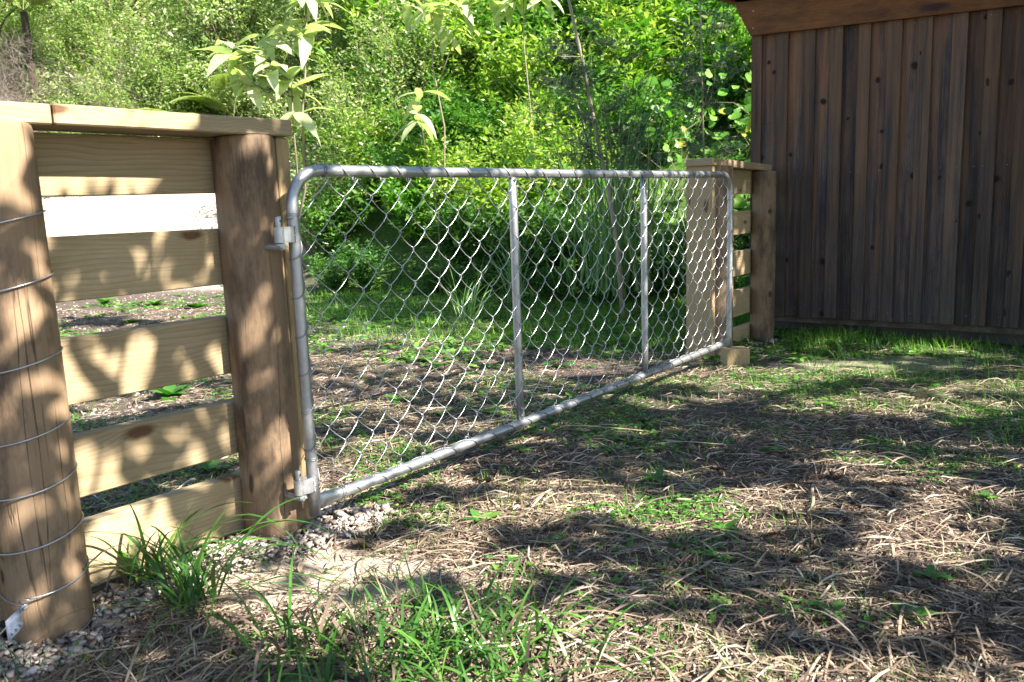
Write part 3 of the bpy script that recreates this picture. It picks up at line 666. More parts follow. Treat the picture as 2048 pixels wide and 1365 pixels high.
# foot of the bank: low dark leafy weeds
for x in np.arange(-2.3, 3.3, .52):
    for row in range(2):
        xx = x + random.uniform(-.25, .25) + row * .25
        if random.random() < .25: continue
        put(SD, (LEAF_D, LEAF_D), 'low_shrub', 'low dark leafy shrub at the foot of the bank behind the gate', 'low shrubs along the bank foot', (xx, float(bank_foot(xx)) + .15 + row * .55 + random.uniform(-.1, .1)), .75 * random.uniform(.6, 1.25) + .35 * row)
for x in np.arange(-2.4, 4.6, .72):
    for row in range(6):
        xx = x + random.uniform(-.25, .25) + (row % 2) * .36
        if xx > 1.15 and row < 2: continue
        kk = random.random() + .35 * (vnoise(xx * .9 + 4, row * .8) - .5); at_xy = (xx, float(bank_foot(xx)) + 1.2 + row * .85 + random.uniform(-.2, .2)); k2 = (1.0 + .15 * row) * random.uniform(.8, 1.15)
        if kk < .08: continue
        if kk < .55: put(SH, (LEAF, LEAF_D), 'leafy_shrub', 'tall light green lance-leaved shrub up on the bank', 'lance-leaved shrubs covering the bank', at_xy, k2)
        elif kk < .85: put(SM2, (LEAF_M, LEAF_D), 'leafy_shrub', 'darker green oval-leaved shrub up on the bank', 'oval-leaved shrubs covering the bank', at_xy, k2)
        else: put(SB, (LEAF_V, LEAF_D), 'leafy_shrub', 'broad-leaved green shrub up on the bank', 'broad-leaved shrubs covering the bank', at_xy, k2)
for (x, y, s) in ((-2.6, 11.6, 1.1), (-2.1, 12.6, 1.35), (-1.5, 13.2, 1.4), (-2.9, 13.4, 1.4), (-1.0, 13.6, 1.5)):
    put(SS, (LEAF_F, BARK), 'fine_shrub', 'fine small-leaved bushy shrub behind the pale large-leaved sapling', 'fine-leaved shrubs', (x, y), s)

# ------------------------------------------------------------------ forest on the hillside
FT = [crown_meshes('tree', 1.6, 3.6, .35, 40, 150, .105, .05, .45, .09) for _ in range(4)]
for i in range(60):
    row = i // 15
    x = -19 + (i % 15) * 1.9 + random.uniform(-.6, .6) + row * .8; y = 16.8 + row * 2.2 + random.uniform(-.6, .6) - max(0, x + 4) * .42
    if x < -3 and i % 5 == 1: continue
    fo, tr = FT[i % 4]
    plant('forest_tree', 'bushy forest tree on the hillside behind the clearing', 'tree', fo, tr, LEAF_F, BARK, (x, y, hz(x, y) - .2), None, random.uniform(.85, 1.25), 'trees on the hillside', 'crown', 'trunk')
for i in range(18):
    x = -13.5 + i * .62 + random.uniform(-.2, .2); y = 15.1 + (i % 2) * .7 + random.uniform(-.2, .3)
    if -6.4 < x < -3.4 and i % 3: continue
    put(SS, (LEAF_F, BARK), 'hill_shrub', 'loose sunlit shrub above the bare clay bank', 'shrubs above the clay bank', (x, y), random.uniform(1.1, 1.6))

for i in range(34):
    x = -14.5 + (i % 17) * .68 + random.uniform(-.25, .25); y = 16.3 + (i // 17) * 1.5 + random.uniform(-.3, .3)
    put(SS, (LEAF_F, BARK), 'hill_shrub', 'bushy small-leaved shrub among the hillside trees', 'shrubs among the hillside trees', (x, y), random.uniform(1.3, 1.9))

# ------------------------------------------------------------------ special plants
def leaf_single(name, LL, LW, droop, prof='lance', n=7, fold=.18, seed=0):
    """one large leaf with a midrib fold and a drooping tip; base at origin, pointing +x"""
    r0 = random.Random(seed); V = []; F = []
    for i in range(n):
        t = i / (n - 1); w = LW * .5 * (math.sin(math.pi * min(t * 1.0, 1) ** .8) ** .8 if prof == 'lance' else math.sin(math.pi * (.12 + .88 * t) ** .75) ** .6) + .0012
        x = LL * t; z = -LL * droop * t * t + .01 * LL * math.sin(9 * t + seed)
        V += [(x, w, z + fold * w), (x, 0, z), (x, -w, z + fold * w)]
    for i in range(n - 1):
        b = 3 * i; F += [(b, b + 1, b + 4, b + 3), (b + 1, b + 2, b + 5, b + 4)]
    return mesh_np(name, np.array(V), np.array(F), np.full(len(V), r0.random()), smooth=True)
def aim(d, roll=0.0):
    d = Vector(d).normalized(); x = d; z = Vector((0, 0, 1)); y = z.cross(x)
    y = y.normalized() if y.length > 1e-4 else Vector((0, 1, 0)); z = x.cross(y)
    m = Matrix((x, y, z)).transposed(); return (m @ Matrix.Rotation(roll, 3, 'X')).to_euler()
BL = [leaf_single('leaf', .24, .075, .25 + .15 * k, seed=k) for k in range(4)]
def sapling(name, label, base, stems, whorls, sc=1.0, mat=LEAF_B, group=None, lsc=1.3):
    t = thing(name, label, 'sapling', base, 0, group); b = Vector(base); mb = MB()
    for pts, r in stems: mb.tube([tuple(Vector(p) - b) for p in pts], np.linspace(r, r * .45, len(pts)), 7)
    obj('stem', mb.mesh('stem', True), PALE_STEM, t)
    for (w, nl) in whorls:
        a0 = random.uniform(0, 6.28)
        for i in range(nl):
            a = a0 + i * 2.4; el = random.uniform(-.5, .75)
            o = obj('leaf', BL[random.randrange(4)], mat, t, tuple(Vector(w) - b + Vector((0, 0, random.uniform(-.10, .04)))), aim((math.cos(a) * math.cos(el), math.sin(a) * math.cos(el), math.sin(el)), random.uniform(-.4, .4)))
            k = random.uniform(.7, 1.1) * lsc; o.scale = (k, k, k)
    return t
sb = (-1.88, 7.3, hz(-1.88, 7.3))
sapling('large_leaved_sapling', 'pale large-leaved sapling with bare forked stem beside the fence end', sb,
        [([(-1.88, 7.3, .0), (-1.80, 7.15, .7), (-1.62, 6.95, 1.15), (-1.56, 6.8, 1.75), (-1.50, 6.8, 2.15), (-1.46, 6.8, 2.75)], .014),
         ([(-1.72, 7.05, .92), (-1.66, 6.9, 1.32), (-1.64, 6.8, 1.62), (-1.63, 6.8, 1.95)], .010), ([(-1.52, 6.8, 1.9), (-1.75, 6.75, 2.05), (-2.05, 6.75, 2.16)], .008), ([(-1.62, 6.8, 1.85), (-1.85, 6.8, 1.92), (-1.98, 6.8, 2.0)], .007)],
        [((-1.46, 6.8, 2.62), 15), ((-1.46, 6.8, 2.78), 12), ((-1.50, 6.8, 2.35), 12), ((-2.05, 6.75, 2.18), 13), ((-1.95, 6.8, 1.98), 13), ((-1.75, 6.76, 2.06), 9), ((-1.63, 6.8, 1.97), 12), ((-1.80, 6.8, 2.28), 10), ((-1.62, 6.8, 1.72), 8)])
nb = (-.8, 10.6, hz(-.8, 10.6))
sapling('large_leaved_sapling', 'slender pale sapling with a tuft of drooping large leaves above the leafy bank', nb,
        [([nb, (-.72, 10.5, 1.9), (-.82, 10.4, 2.6), (-.79, 10.35, 3.3)], .012), ([(-.80, 10.4, 2.3), (-.58, 10.3, 2.8), (-.46, 10.3, 3.3)], .009)], [((-.79, 10.3, 3.25), 14), ((-.46, 10.3, 3.3), 13), ((-1.08, 10.3, 3.35), 9), ((-.12, 10.3, 3.38), 9), ((-.62, 10.3, 2.95), 6)], lsc=1.35)
nb = (.40, 10.5, hz(.40, 10.5))
sapling('large_leaved_sapling', 'slender pale sapling with large leaves standing behind the reedy clump', nb,
        [([nb, (.32, 10.4, 2.0), (.26, 10.35, 2.8), (.28, 10.3, 3.6)], .012)], [((.28, 10.3, 3.35), 13), ((.12, 10.3, 3.25), 9), ((.5, 10.3, 3.4), 9)])
nb = (-.72, 8.7, hz(-.72, 8.7))
sapling('large_leaved_sapling', 'small grey-green sapling with one star of leaves, low in the shade', nb, [([nb, (-.66, 8.2, .9), (-.74, 7.6, 1.8), (-.70, 7.5, 1.98)], .006)], [((-.74, 7.5, 1.80), 8), ((-.71, 7.5, 1.95), 4)], mat=leaf_mat('grey_green_leaf', [(0, (.10, .18, .09)), (1, (.16, .25, .12))], trans=.3, rough=.6), lsc=1.2)

# reedy clump of long arching blades
def blade_pts(base, az, ln, lean, arch, k=9):
    t = np.linspace(0, 1, k); h = np.array([math.cos(az), math.sin(az), 0])
    ang = lean + arch * t ** 1.6; dx = np.cumsum(np.sin(ang)) * ln / k; dz = np.cumsum(np.cos(ang)) * ln / k
    return base + h * dx[:, None] + np.array([0, 0, 1.0]) * dz[:, None]
def ribbon(pts, w, az, twist=0.0):
    s = np.array([-math.sin(az), math.cos(az), 0]); k = len(pts); t = np.linspace(0, 1, k); ww = w * np.clip(1.05 - t ** 2.2, .05, 1) * .5
    s2 = s[None] * np.cos(twist * t)[:, None] + np.array([[0, 0, 1.0]]) * np.sin(twist * t)[:, None]
    V = np.zeros((k, 3, 3)); V[:, 0] = pts + s2 * ww[:, None]; V[:, 1] = pts - np.array([0, 0, .25]) * ww[:, None]; V[:, 2] = pts - s2 * ww[:, None]
    F = []
    for i in range(k - 1): b = 3 * i; F += [(b, b + 1, b + 4, b + 3), (b + 1, b + 2, b + 5, b + 4)]
    return V.reshape(-1, 3), np.array(F)
def clump_mesh(n, ln, w, spread, lean, arch):
    parts = []
    for i in range(n):
        az = rng.uniform(0, 6.283); b = np.array([rng.normal() * spread, rng.normal() * spread, 0])
        V, F = ribbon(blade_pts(b, az, ln * rng.uniform(.55, 1.05), rng.uniform(.02, lean), rng.uniform(.1, arch)), w * rng.uniform(.6, 1.1), az, rng.uniform(-.6, .6)); parts.append((V, F, np.full(len(V), rng.random())))
    return join(parts)
t = thing('reed_clump', 'tall clump of long arching grass blades at the foot of the bank', 'grass clump', (.90, 7.7, hz(.9, 7.7)), 0)
V, F, r = clump_mesh(135, 2.75, .017, .17, .40, 1.35); tag(obj('blades', mesh_np('reed_blades', V, F, r, True), REED, t), kind='stuff')
for (x, y, ln, n, lb) in ((1.75, 8.0, 1.35, 60, 'arching tuft of fine blades between the reedy clump and the short fence'), (-.35, 6.9, .75, 34, 'small tuft of arching blades in the grass behind the gate'), (.05, 8.3, 1.0, 50, 'grassy tuft of narrow blades at the shaded bank foot')):
    t = thing('grass_tuft', lb, 'grass tuft', (x, y, hz(x, y)), 0); V, F, r = clump_mesh(n, ln, .012, .05, .6, 1.9); tag(obj('blades', mesh_np('tuft_blades', V, F, r, True), REED, t), kind='stuff')

# feathery trees: leaning thin trunk with sprays, and a slim sapling near the shed
def feathery(name, label, axis, r0, sprays, ln, density, tmin=.35):
    base = Vector(axis[0]); t = thing(name, label, 'tree', tuple(base), 0); ax = np.array(axis) - np.array(axis[0])
    mb = MB(); mb.tube(ax, np.linspace(r0, r0 * .35, len(ax)), 9)
    q0, q1, qr, lp, ld = [], [], [], [], []
    cum = np.linspace(0, 1, len(ax))
    for i in range(sprays):
        u = rng.uniform(tmin, 1); p = np.array([np.interp(u, cum, ax[:, k]) for k in range(3)]); a = rng.uniform(0, 6.283); el = rng.uniform(-.15, .6)
        d = np.array([math.cos(a) * math.cos(el), math.sin(a) * math.cos(el), math.sin(el)]); l = ln * rng.uniform(.5, 1.1); tip = p + d * l + np.array([0, 0, -.12 * l])
        q0.append(p); q1.append(tip); qr.append(.004)
        for j in range(density):
            v = rng.uniform(.15, 1); c = p + (tip - p) * v; sd = nrm(rng.normal(size=3) + d * 1.1); e = c + sd * rng.uniform(.05, .16)
            q0.append(c); q1.append(e); qr.append(.0014); m = 7
            tt = rng.uniform(.1, 1, m)[:, None]; lp.append(c + (e - c) * tt); ld.append(nrm(sd + rng.normal(size=(m, 3)) * .7))
    V, F, r = leaves(np.concatenate(lp), np.concatenate(ld), dirs(len(lp) * 7, 1.0), .034, .0065, 'lance', .1)
    tr = obj('trunk', mb.mesh('trunk', True), PALE_STEM, t); V2, F2, r2 = sticks(np.array(q0), np.array(q1), np.array(qr), np.array(qr) * .5)
    obj('twigs', mesh_np('twigs', V2, F2, r2), TWIG, t); tag(obj('foliage', mesh_np('feathery_foliage', V, F, r), NEEDLE, t), kind='stuff')
feathery('feathery_tree', 'thin leaning tree trunk with feathery sprays in front of the reedy clump', [(.98, 7.3, hz(.98, 7.3) - .1), (.93, 7.3, .6), (.86, 7.32, 1.1), (.76, 7.36, 1.6), (.68, 7.4, 2.1), (.57, 7.45, 2.65), (.50, 7.5, 3.3)], .026, 42, .62, 26)
feathery('feathery_tree', 'slim upright sapling with dark feathery foliage near the shed corner', [(1.95, 8.25, hz(1.95, 8.25) - .1), (1.90, 8.25, 1.0), (1.87, 8.22, 1.6), (1.85, 8.2, 2.3), (1.82, 8.2, 3.3)], .013, 40, .42, 22, .42)

# vine with large rounded leaves over the bank beside the shed
VL = []
for k in range(3):
    n = 14; V = [(0, 0, 0)]
    for i in range(n):
        a = 2 * math.pi * i / n; rr = .062 * (1 + .12 * math.cos(a * 3 + .4 * k) + .05 * math.sin(5 * a)) * (.72 if i == n // 2 else 1); V.append((rr * math.cos(a) + .055, rr * math.sin(a), -.012 * abs(math.sin(a)) - .01 * math.cos(a) + .008))
    V[0] = (.055, 0, 0); F = [(0, 1 + i, 1 + (i + 1) % n) for i in range(n)]
    VL.append(mesh_np('leaf', np.array(V), np.array(F), np.full(len(V), [.2, .55, .8][k]), True))
vine = thing('climbing_vine', 'vine with large rounded leaves sprawling over the bank beside the shed', 'vine', (2.2, 9.2, hz(2.2, 9.2)), 0)
vb = Vector(vine.location); mb = MB(); VP = []
for i in range(20):
    p = np.array([rng.uniform(1.0, 3.4), rng.uniform(8.9, 9.9), 0]); p[2] = hz(p[0], p[1]) + rng.uniform(.2, 1.2); pts = []
    q = p.copy(); d = np.array([rng.normal() * .6, rng.normal() * .3, 1.0])
    for j in range(9):
        pts.append(tuple(Vector(q) - vb)); VP.append(q.copy()); q = q + nrm(d) * .22; d = d + rng.normal(size=3) * .35; d[2] -= .16
    mb.tube(pts, np.linspace(.006, .002, 9), 5)
obj('stem', mb.mesh('stem', True), BARK, vine)
VP = np.array(VP)
for i in range(300):
    q = VP[rng.integers(len(VP))] + rng.normal(size=3) * np.array([.24, .2, .22]) + np.array([0, -.12, 0])
    o = obj('leaf', VL[i % 3], LEAF_V, vine, tuple(Vector(q) - vb), (rng.normal() * .4 + .95, rng.normal() * .4, rng.normal() * .8))
    k = rng.uniform(.55, 1.1); o.scale = (k, k, k)

# ferns above the fence and a tree fern trunk
def frond_mesh(ln, w, seed):
    r0 = np.random.default_rng(seed); n = 30; parts = []; t = np.linspace(0, 1, 12); ang = .95 - 1.35 * t ** 1.3; dx = np.concatenate([[0], np.cumsum(np.cos(ang)) * ln / 12])[:12]; dz = np.concatenate([[0], np.cumsum(np.sin(ang)) * ln / 12])[:12]
    spine = np.stack([dx, 0 * dx, dz], 1)
    parts.append(sticks(spine[:-1], spine[1:], .006, .004, np.full(11, .3)))
    P, D, U, Ls = [], [], [], []
    for i in range(n):
        u = .12 + .88 * i / n; p = np.array([np.interp(u, t, spine[:, k]) for k in range(3)]); p2 = np.array([np.interp(min(u + .05, 1), t, spine[:, k]) for k in range(3)]); d = nrm(p2 - p + 1e-6)
        l = w * math.sin(math.pi * (u * .82 + .14)) ** .8
        for sg in (-1, 1):
            pd = nrm(np.array([0, sg, 0]) + d * .45); m = 12
            for j in range(m):
                v = (j + .5) / m; c = p + pd * l * v + np.array([0, 0, -.12 * l * v * v]); lj = l * .19 * (1 - .8 * v) + .008
                for s2 in (-1, 1): P.append(c); D.append(nrm(d * s2 + pd * .6)); U.append((0, 0, 1.0)); Ls.append(lj)
    Ls = np.array(Ls); parts.append(leaves(np.array(P), np.array(D), np.array(U) + r0.normal(size=(len(P), 3)) * .15, Ls, Ls * .42, 'blade', .15))
    return mesh_np('frond', *join(parts))
FM = [frond_mesh(1.3, .34, 5), frond_mesh(1.5, .40, 6)]
def fern(name, label, base, h, nf, sc, azs=None):
    t = thing(name, label, 'fern', base, 0); mb = MB(); mb.tube([(0, 0, -.2), (.03, 0, h * .5), (0, .02, h)], [.075, .065, .06], 10); obj('trunk', mb.mesh('trunk', True), FTRUNK, t)
    for i in range(nf):
        a = (i / nf * 6.283 + random.uniform(-.25, .25)) if azs is None else azs[i]
        o = obj('frond', FM[i % 2], FERN, t, (0, 0, h), (0, random.uniform(-.15, .35), a)); k = sc * random.uniform(.85, 1.1); o.scale = (k, k, k)
fern('fern', 'sunlit fern with spreading fronds above the fence capping', (-6.0, 15.4, hz(-6.0, 15.4)), .6, 9, 1.0)
fern('fern', 'second bright fern higher up the slope behind the sapling leaves', (-4.9, 15.7, hz(-4.9, 15.7)), .9, 9, 1.0)
fern('fern', 'fern half hidden below the pale sapling leaves', (-4.1, 15.2, hz(-4.1, 15.2)), .35, 8, .8)
fern('tree_fern', 'tree fern with thick dark trunk beside tangled dry twigs', (-8.1, 15.2, hz(-8.1, 15.2)), 3.0, 11, 1.7)
# dead twiggy shrub
t = thing('dry_shrub', 'leafless tangle of pale dry twigs at the far end of the fence', 'shrub', (-8.0, 14.9, hz(-8.0, 14.9)), 0)
q0, q1, rr = [], [], []
def twig(p, d, l, r, lv):
    for k in range(4):
        e = p + nrm(d) * l / 4; q0.append(p); q1.append(e); rr.append(r * (1 - k * .15)); p = e; d = nrm(d) + rng.normal(size=3) * .22
        if lv > 0:
            for _ in range(2 if lv > 1 else 3): twig(p, nrm(d) + rng.normal(size=3) * .6, l * .55, r * .55, lv - 1)
for i in range(7): twig(np.array([rng.normal() * .2, rng.normal() * .2, 0.]), np.array([rng.normal() * .6, rng.normal() * .4, 1.0]), 1.9, .012, 3 if i < 6 else 2)
rr = np.array(rr); V, F, r = sticks(np.array(q0), np.array(q1), np.maximum(rr, .0022), np.maximum(rr * .8, .002)); tag(obj('twigs', mesh_np('twigs', V, F, r), TWIG, t), kind='stuff')

# ------------------------------------------------------------------ shade trees to the right of the camera: their gaps make the dappled light
holes = []                                            # sunny gaps, as places on the ground (x, y, rx, ry)
def lit(x, y, z, rx, ry=None):
    k = z / L[2]; holes.append((x - L[0] * k, y - L[1] * k, rx, ry or rx))
def lit_g(s, off, z, rx, ry=None): p = W(s, off, z); lit(p.x, p.y, z, rx, ry)
for (x, y, rx, ry) in ((-.45, 2.26, .28, .13), (-.10, 2.2, .20, .08), (.30, 2.75, .16, .10), (.60, 2.48, .24, .10), (.02, 2.75, .24, .10), (1.30, 2.9, .26, .16), (1.75, 3.1, .25, .12), (1.62, 4.72, .6, .28), (1.75, 3.85, .62, .25),
                       (2.6, 4.2, .42, .2), (.05, 5.0, .5, .16), (-.9, 5.6, .5, .2), (-.3, 3.7, .3, .12), (.9, 4.1, .34, .13), (-.62, 2.75, .16, .08), (-.3, 2.6, .15, .07), (-.9, 4.2, .35, .2), (.55, 1.95, .16, .06), (-1.6, 6.4, .8, .3), (-.72, 2.02, .10, .07)):
    lit(x, y, 0, rx, ry)
for (s, z, r) in ((-.30, 1.08, .07), (-.45, 1.07, .06), (-.62, .86, .09), (-.30, .86, .07), (-.42, .60, .07), (-.65, .58, .08), (-.22, .56, .06), (-.55, .33, .09), (-.28, .36, .07), (-.42, .13, .12), (-.62, .10, .07), (-.5, 1.235, .10), (-.2, 1.235, .05), (-.72, 1.235, .06)):
    lit_g(s, -.2, z, r, r * .75)
for (s, off, z, r) in ((-.72, -.03, .62, .09), (-.72, -.03, .80, .06), (-.74, -.03, .35, .06), (-.70, -.03, .12, .05), (-.05, -.06, .75, .05), (-.04, -.06, .40, .06), (-.03, -.06, .12, .05)): lit_g(s, off, z, r, r * .8)
for (s, z, r) in ((.35, .11, .14), (.75, .11, .12), (1.15, .11, .14), (.3, 1.1, .16), (.7, 1.1, .12), (1.25, .45, .12), (.9, .3, .10), (1.5, .3, .10), (.25, .3, .08), (1.9, .75, .10), (2.6, .2, .1), (1.55, .9, .08)): lit_g(s, .02, z, r, r * .8)
holes = np.array(holes)
TR = [(3.4, -1.7), (5.0, 1.6), (6.4, -.7), (6.6, 5.0)]
Nc = 90000
qx = rng.uniform(-3.4, 5.2, Nc); qy = rng.uniform(.2, 9.7, Nc); tt = rng.uniform(3.8, 6.0, Nc) + np.maximum(0, qy - 3.8) * .9
keep = ~((qy > 7.6) & (qx + .5 * (qy - 7.6) < -1.7)) & ~((qy > 7.6) & (qx > 2.6))
dmin = np.full(Nc, 9.0)
for hx, hy, rx, ry in holes: dmin = np.minimum(dmin, np.hypot((qx - hx) / rx, (qy - hy) / ry))
nz = fbm(qx * 1.7 + 20, qy * 2.6 + 7) + .35 * np.exp(-((qx - 1.0) / .9) ** 2 - ((qy - 6.35) / .55) ** 2)
keep &= (dmin > 1.0) & (nz > .37) & (vnoise(qx * 7 + 3, qy * 9) > .24) & (rng.random(Nc) < np.where((qy > 4.4) & (qx < .5 - .25 * (qy - 4.4)) & (qy < 7.4), .30, 1.0) * np.where(qx < -2.2, .6, 1.0))
keep &= rng.random(Nc) < .60
qx, qy, tt = qx[keep], qy[keep], tt[keep]
CP = np.stack([qx + L[0] * tt, qy + L[1] * tt, L[2] * tt], 1); own = np.argmin(np.stack([np.hypot(CP[:, 0] - a, CP[:, 1] - b) for a, b in TR], 1), 1)
for i, (a, b) in enumerate(TR):
    t = thing('shade_tree', ('spreading leafy tree nearest the gravel side of the clearing', 'spreading leafy tree standing beside the shed', 'spreading leafy tree farthest out from the gate', 'taller leafy tree beyond the end of the shed')[i], 'tree', (a, b, hz(a, b)), 0)
    pp = CP[own == i] - np.array([a, b, hz(a, b)]); n = len(pp)
    V, F, r = leaves(pp, dirs(n), nrm(L + rng.normal(size=(n, 3)) * .45), rng.uniform(.09, .14, n), rng.uniform(.05, .075, n), 'ovate', .1)
    tag(obj('crown', mesh_np('shade_crown', V, F, r), LEAF_C, t), kind='stuff')
    mb = MB(); zt = 4.3 if i < 3 else 6.8; mb.tube([(0, 0, -.3), (.08, .05, 1.2), (-.05, .08, 2.6), (0, 0, zt)], [.13, .11, .09, .04], 12)
    sel = pp[:: max(1, n // 40)]
    for c in sel:
        s0 = np.array([0, .05, min(max(c[2] * .6, 1.5), 3.9)]); mb.tube([s0, (s0 + c) / 2 + np.array([0, 0, .3]), c], [.03, .016, .004], 5)
    obj('trunk', mb.mesh('trunk', True), BARK, t)

# ------------------------------------------------------------------ ground litter, grass, gravel
def in_front(x, y):                                   # keep scatter out of posts and the shed
    s = (x - A0[0]) * G[0] + (y - A0[1]) * G[1]; o = (x - A0[0]) * N[0] + (y - A0[1]) * N[1]
    ok = ~((s > SW - .02) & (o > -.5)) & (np.hypot(s + .744, o + .122) > .10) & (np.hypot(s + .04, o + .148) > .10) & (np.hypot(s - 3.705, o + .252) > .1) & (np.hypot(s - 4.47, o + .24) > .1)
    return ok & ~((o < -.19) & (o > -.27) & (s < .09)) & ~((abs(s - 3.36) < .1) & (abs(o) < .1))
def ground_pts(n, ymin=1.35, ymax=9.5, power=1.6):
    u = rng.random(n); p = 1 - power
    y = (ymin ** p + u * (ymax ** p - ymin ** p)) ** (1 / p); x = rng.uniform(-.72, .72, n) * y * 1.02 + rng.normal(size=n) * .05
    return x, y
def gravel_zone(x, y):
    s = (x - A0[0]) * G[0] + (y - A0[1]) * G[1]; o = (x - A0[0]) * N[0] + (y - A0[1]) * N[1]
    d = np.minimum(np.hypot((s + .05) / .27, (o + .10) / .21), np.hypot((s + .78) / .25, (o + .07) / .20)); d = np.minimum(d, np.where((s > -.8) & (s < .0), np.abs(o + .13) / .15, 9)); d = np.minimum(d, np.hypot((s - 4.2) / .5, (o + .1) / .14) + .35)
    d = np.minimum(d, np.hypot((s - .08) / .22, (o - .03) / .11))
    return 1 - sstep(.75, 1.25, d + .45 * (fbm(x * 7, y * 7) - .5))
def litter(n, lmin, lmax, wmin, wmax, K=4, lift=.02, power=1.6, ymax=9.0, curl=1.0):
    x, y = ground_pts(n, 1.3, ymax, power); g = z_green(x, y); gv = gravel_zone(x, y); sd = z_sand(x, y)
    dens = (.25 + .75 * sstep(.30, .62, fbm(x * 1.8 + 5, y * 1.8))) * (1 - .8 * g) * (1 - .93 * gv) * (1 - .93 * sd)
    k = (rng.random(n) < dens) & in_front(x, y); x, y = x[k], y[k]; n = len(x)
    th = rng.uniform(0, 6.283, n) * .5 + rng.normal(size=n) * .9; ln = np.exp(rng.uniform(np.log(lmin), np.log(lmax), n)); kap = rng.normal(size=n) * curl / np.maximum(ln, .03) * .22 * (1 + 2 * (rng.random(n) < .12)); w = rng.uniform(wmin, wmax, n)
    zb = height(x, y) + np.abs(rng.normal(size=n)) * lift * .5 + .002; tilt = rng.normal(size=n) * .07; roll = rng.normal(size=n) * .5; arch = np.abs(rng.normal(size=n)) * .07 * ln
    V = np.zeros((n, (K + 1) * 2, 3)); cx, cy = x.copy(), y.copy()
    for i in range(K + 1):
        t = i / K; ang = th + kap * ln * (t - .5) * 2; wi = w * (.35 + .65 * math.sin(math.pi * min(max(t, .04), .96)) ** .6) * .5
        z = zb + tilt * ln * (t - .5) + arch * math.sin(math.pi * t); z = np.maximum(z, height(cx, cy) + .001)
        sx, sy = -np.sin(ang) * np.cos(roll), np.cos(ang) * np.cos(roll); sz = np.sin(roll + t * .6)
        V[:, 2 * i] = np.stack([cx + sx * wi, cy + sy * wi, z + np.maximum(sz * wi, -.001)], 1); V[:, 2 * i + 1] = np.stack([cx - sx * wi, cy - sy * wi, z - np.minimum(sz * wi, .001)], 1)
        cx = cx + np.cos(ang) * ln / K; cy = cy + np.sin(ang) * ln / K
    b = (np.arange(n) * (K + 1) * 2)[:, None]; F = np.concatenate([b + np.array([[2 * i, 2 * i + 1, 2 * i + 3, 2 * i + 2]]) for i in range(K)], 0)
    return V.reshape(-1, 3), F, np.repeat(rng.random(n), (K + 1) * 2)
o = obj('dry_litter', mesh_np('dry_litter', *join([litter(130000, .006, .028, .0018, .0055, K=1, lift=.010, curl=.3), litter(170000, .02, .09, .0018, .0050, K=2, lift=.012, curl=.35), litter(36000, .06, .19, .0022, .0055, K=3, lift=.014, curl=.35), litter(1600, .12, .30, .003, .007, K=6, lift=.02, curl=.8), litter(50000, .03, .13, .003, .008, K=2, lift=.012, power=.6, curl=.4)])), LITTER)
tag(o, 'shredded dry grass and leaf litter strewn over the ground', 'litter', kind='stuff')

def scatter_blades(n, hmin, hmax, w, dens_fn, power=1.5, ymax=10.5, K=3, ymin=1.35):
    x, y = ground_pts(n, ymin, ymax, power); k = (rng.random(n) < dens_fn(x, y)) & in_front(x, y); x, y = x[k], y[k]; n = len(x)
    hh = rng.uniform(hmin, hmax, n); az = rng.uniform(0, 6.283, n); lean = rng.uniform(.05, .55, n); arch = rng.uniform(0, .9, n); ww = w * rng.uniform(.6, 1.2, n)
    V = np.zeros((n, (K + 1) * 2, 3)); px, py, pz = x.copy(), y.copy(), height(x, y) - .004
    for i in range(K + 1):
        t = i / K; wi = ww * (1 - t * .9) * .5; V[:, 2 * i] = np.stack([px - np.sin(az) * wi, py + np.cos(az) * wi, pz], 1); V[:, 2 * i + 1] = np.stack([px + np.sin(az) * wi, py - np.cos(az) * wi, pz], 1)
        a = lean + arch * (t + .5 / K); px = px + np.cos(az) * np.sin(a) * hh / K; py = py + np.sin(az) * np.sin(a) * hh / K; pz = pz + np.cos(a) * hh / K
    b = (np.arange(n) * (K + 1) * 2)[:, None]; F = np.concatenate([b + np.array([[2 * i, 2 * i + 1, 2 * i + 3, 2 * i + 2]]) for i in range(K)], 0)
    return V.reshape(-1, 3), F, np.repeat(rng.random(n), (K + 1) * 2)
def g_main(x, y): return np.clip(z_green(x, y) * sstep(.38, .54, fbm(x * 2.6 + 31, y * 2.6)) * (1 - .8 * z_sand(x, y)) * 1.1, 0, 1) * (1 - gravel_zone(x, y))
def g_patch(x, y): return sstep(.46, .60, fbm(x * 2.4 + 60, y * 2.4 + 13)) * (1 - gravel_zone(x, y)) * (1 - .8 * z_sand(x, y)) * (.25 + .55 * sstep(2.2, 3.2, y))
o = obj('short_grass', mesh_np('short_grass', *join([scatter_blades(70000, .03, .09, .004, g_main, power=.8), scatter_blades(80000, .04, .12, .006, g_main, power=.5, ymin=5.4), scatter_blades(60000, .02, .065, .003, g_patch, ymax=7.5), scatter_blades(5000, .08, .17, .004, lambda x, y: g_main(x, y) * sstep(.5, .6, fbm(x * 4, y * 4)))])), GRASS)
tag(o, 'short green grass by the shed and behind the gate', 'grass', kind='stuff')
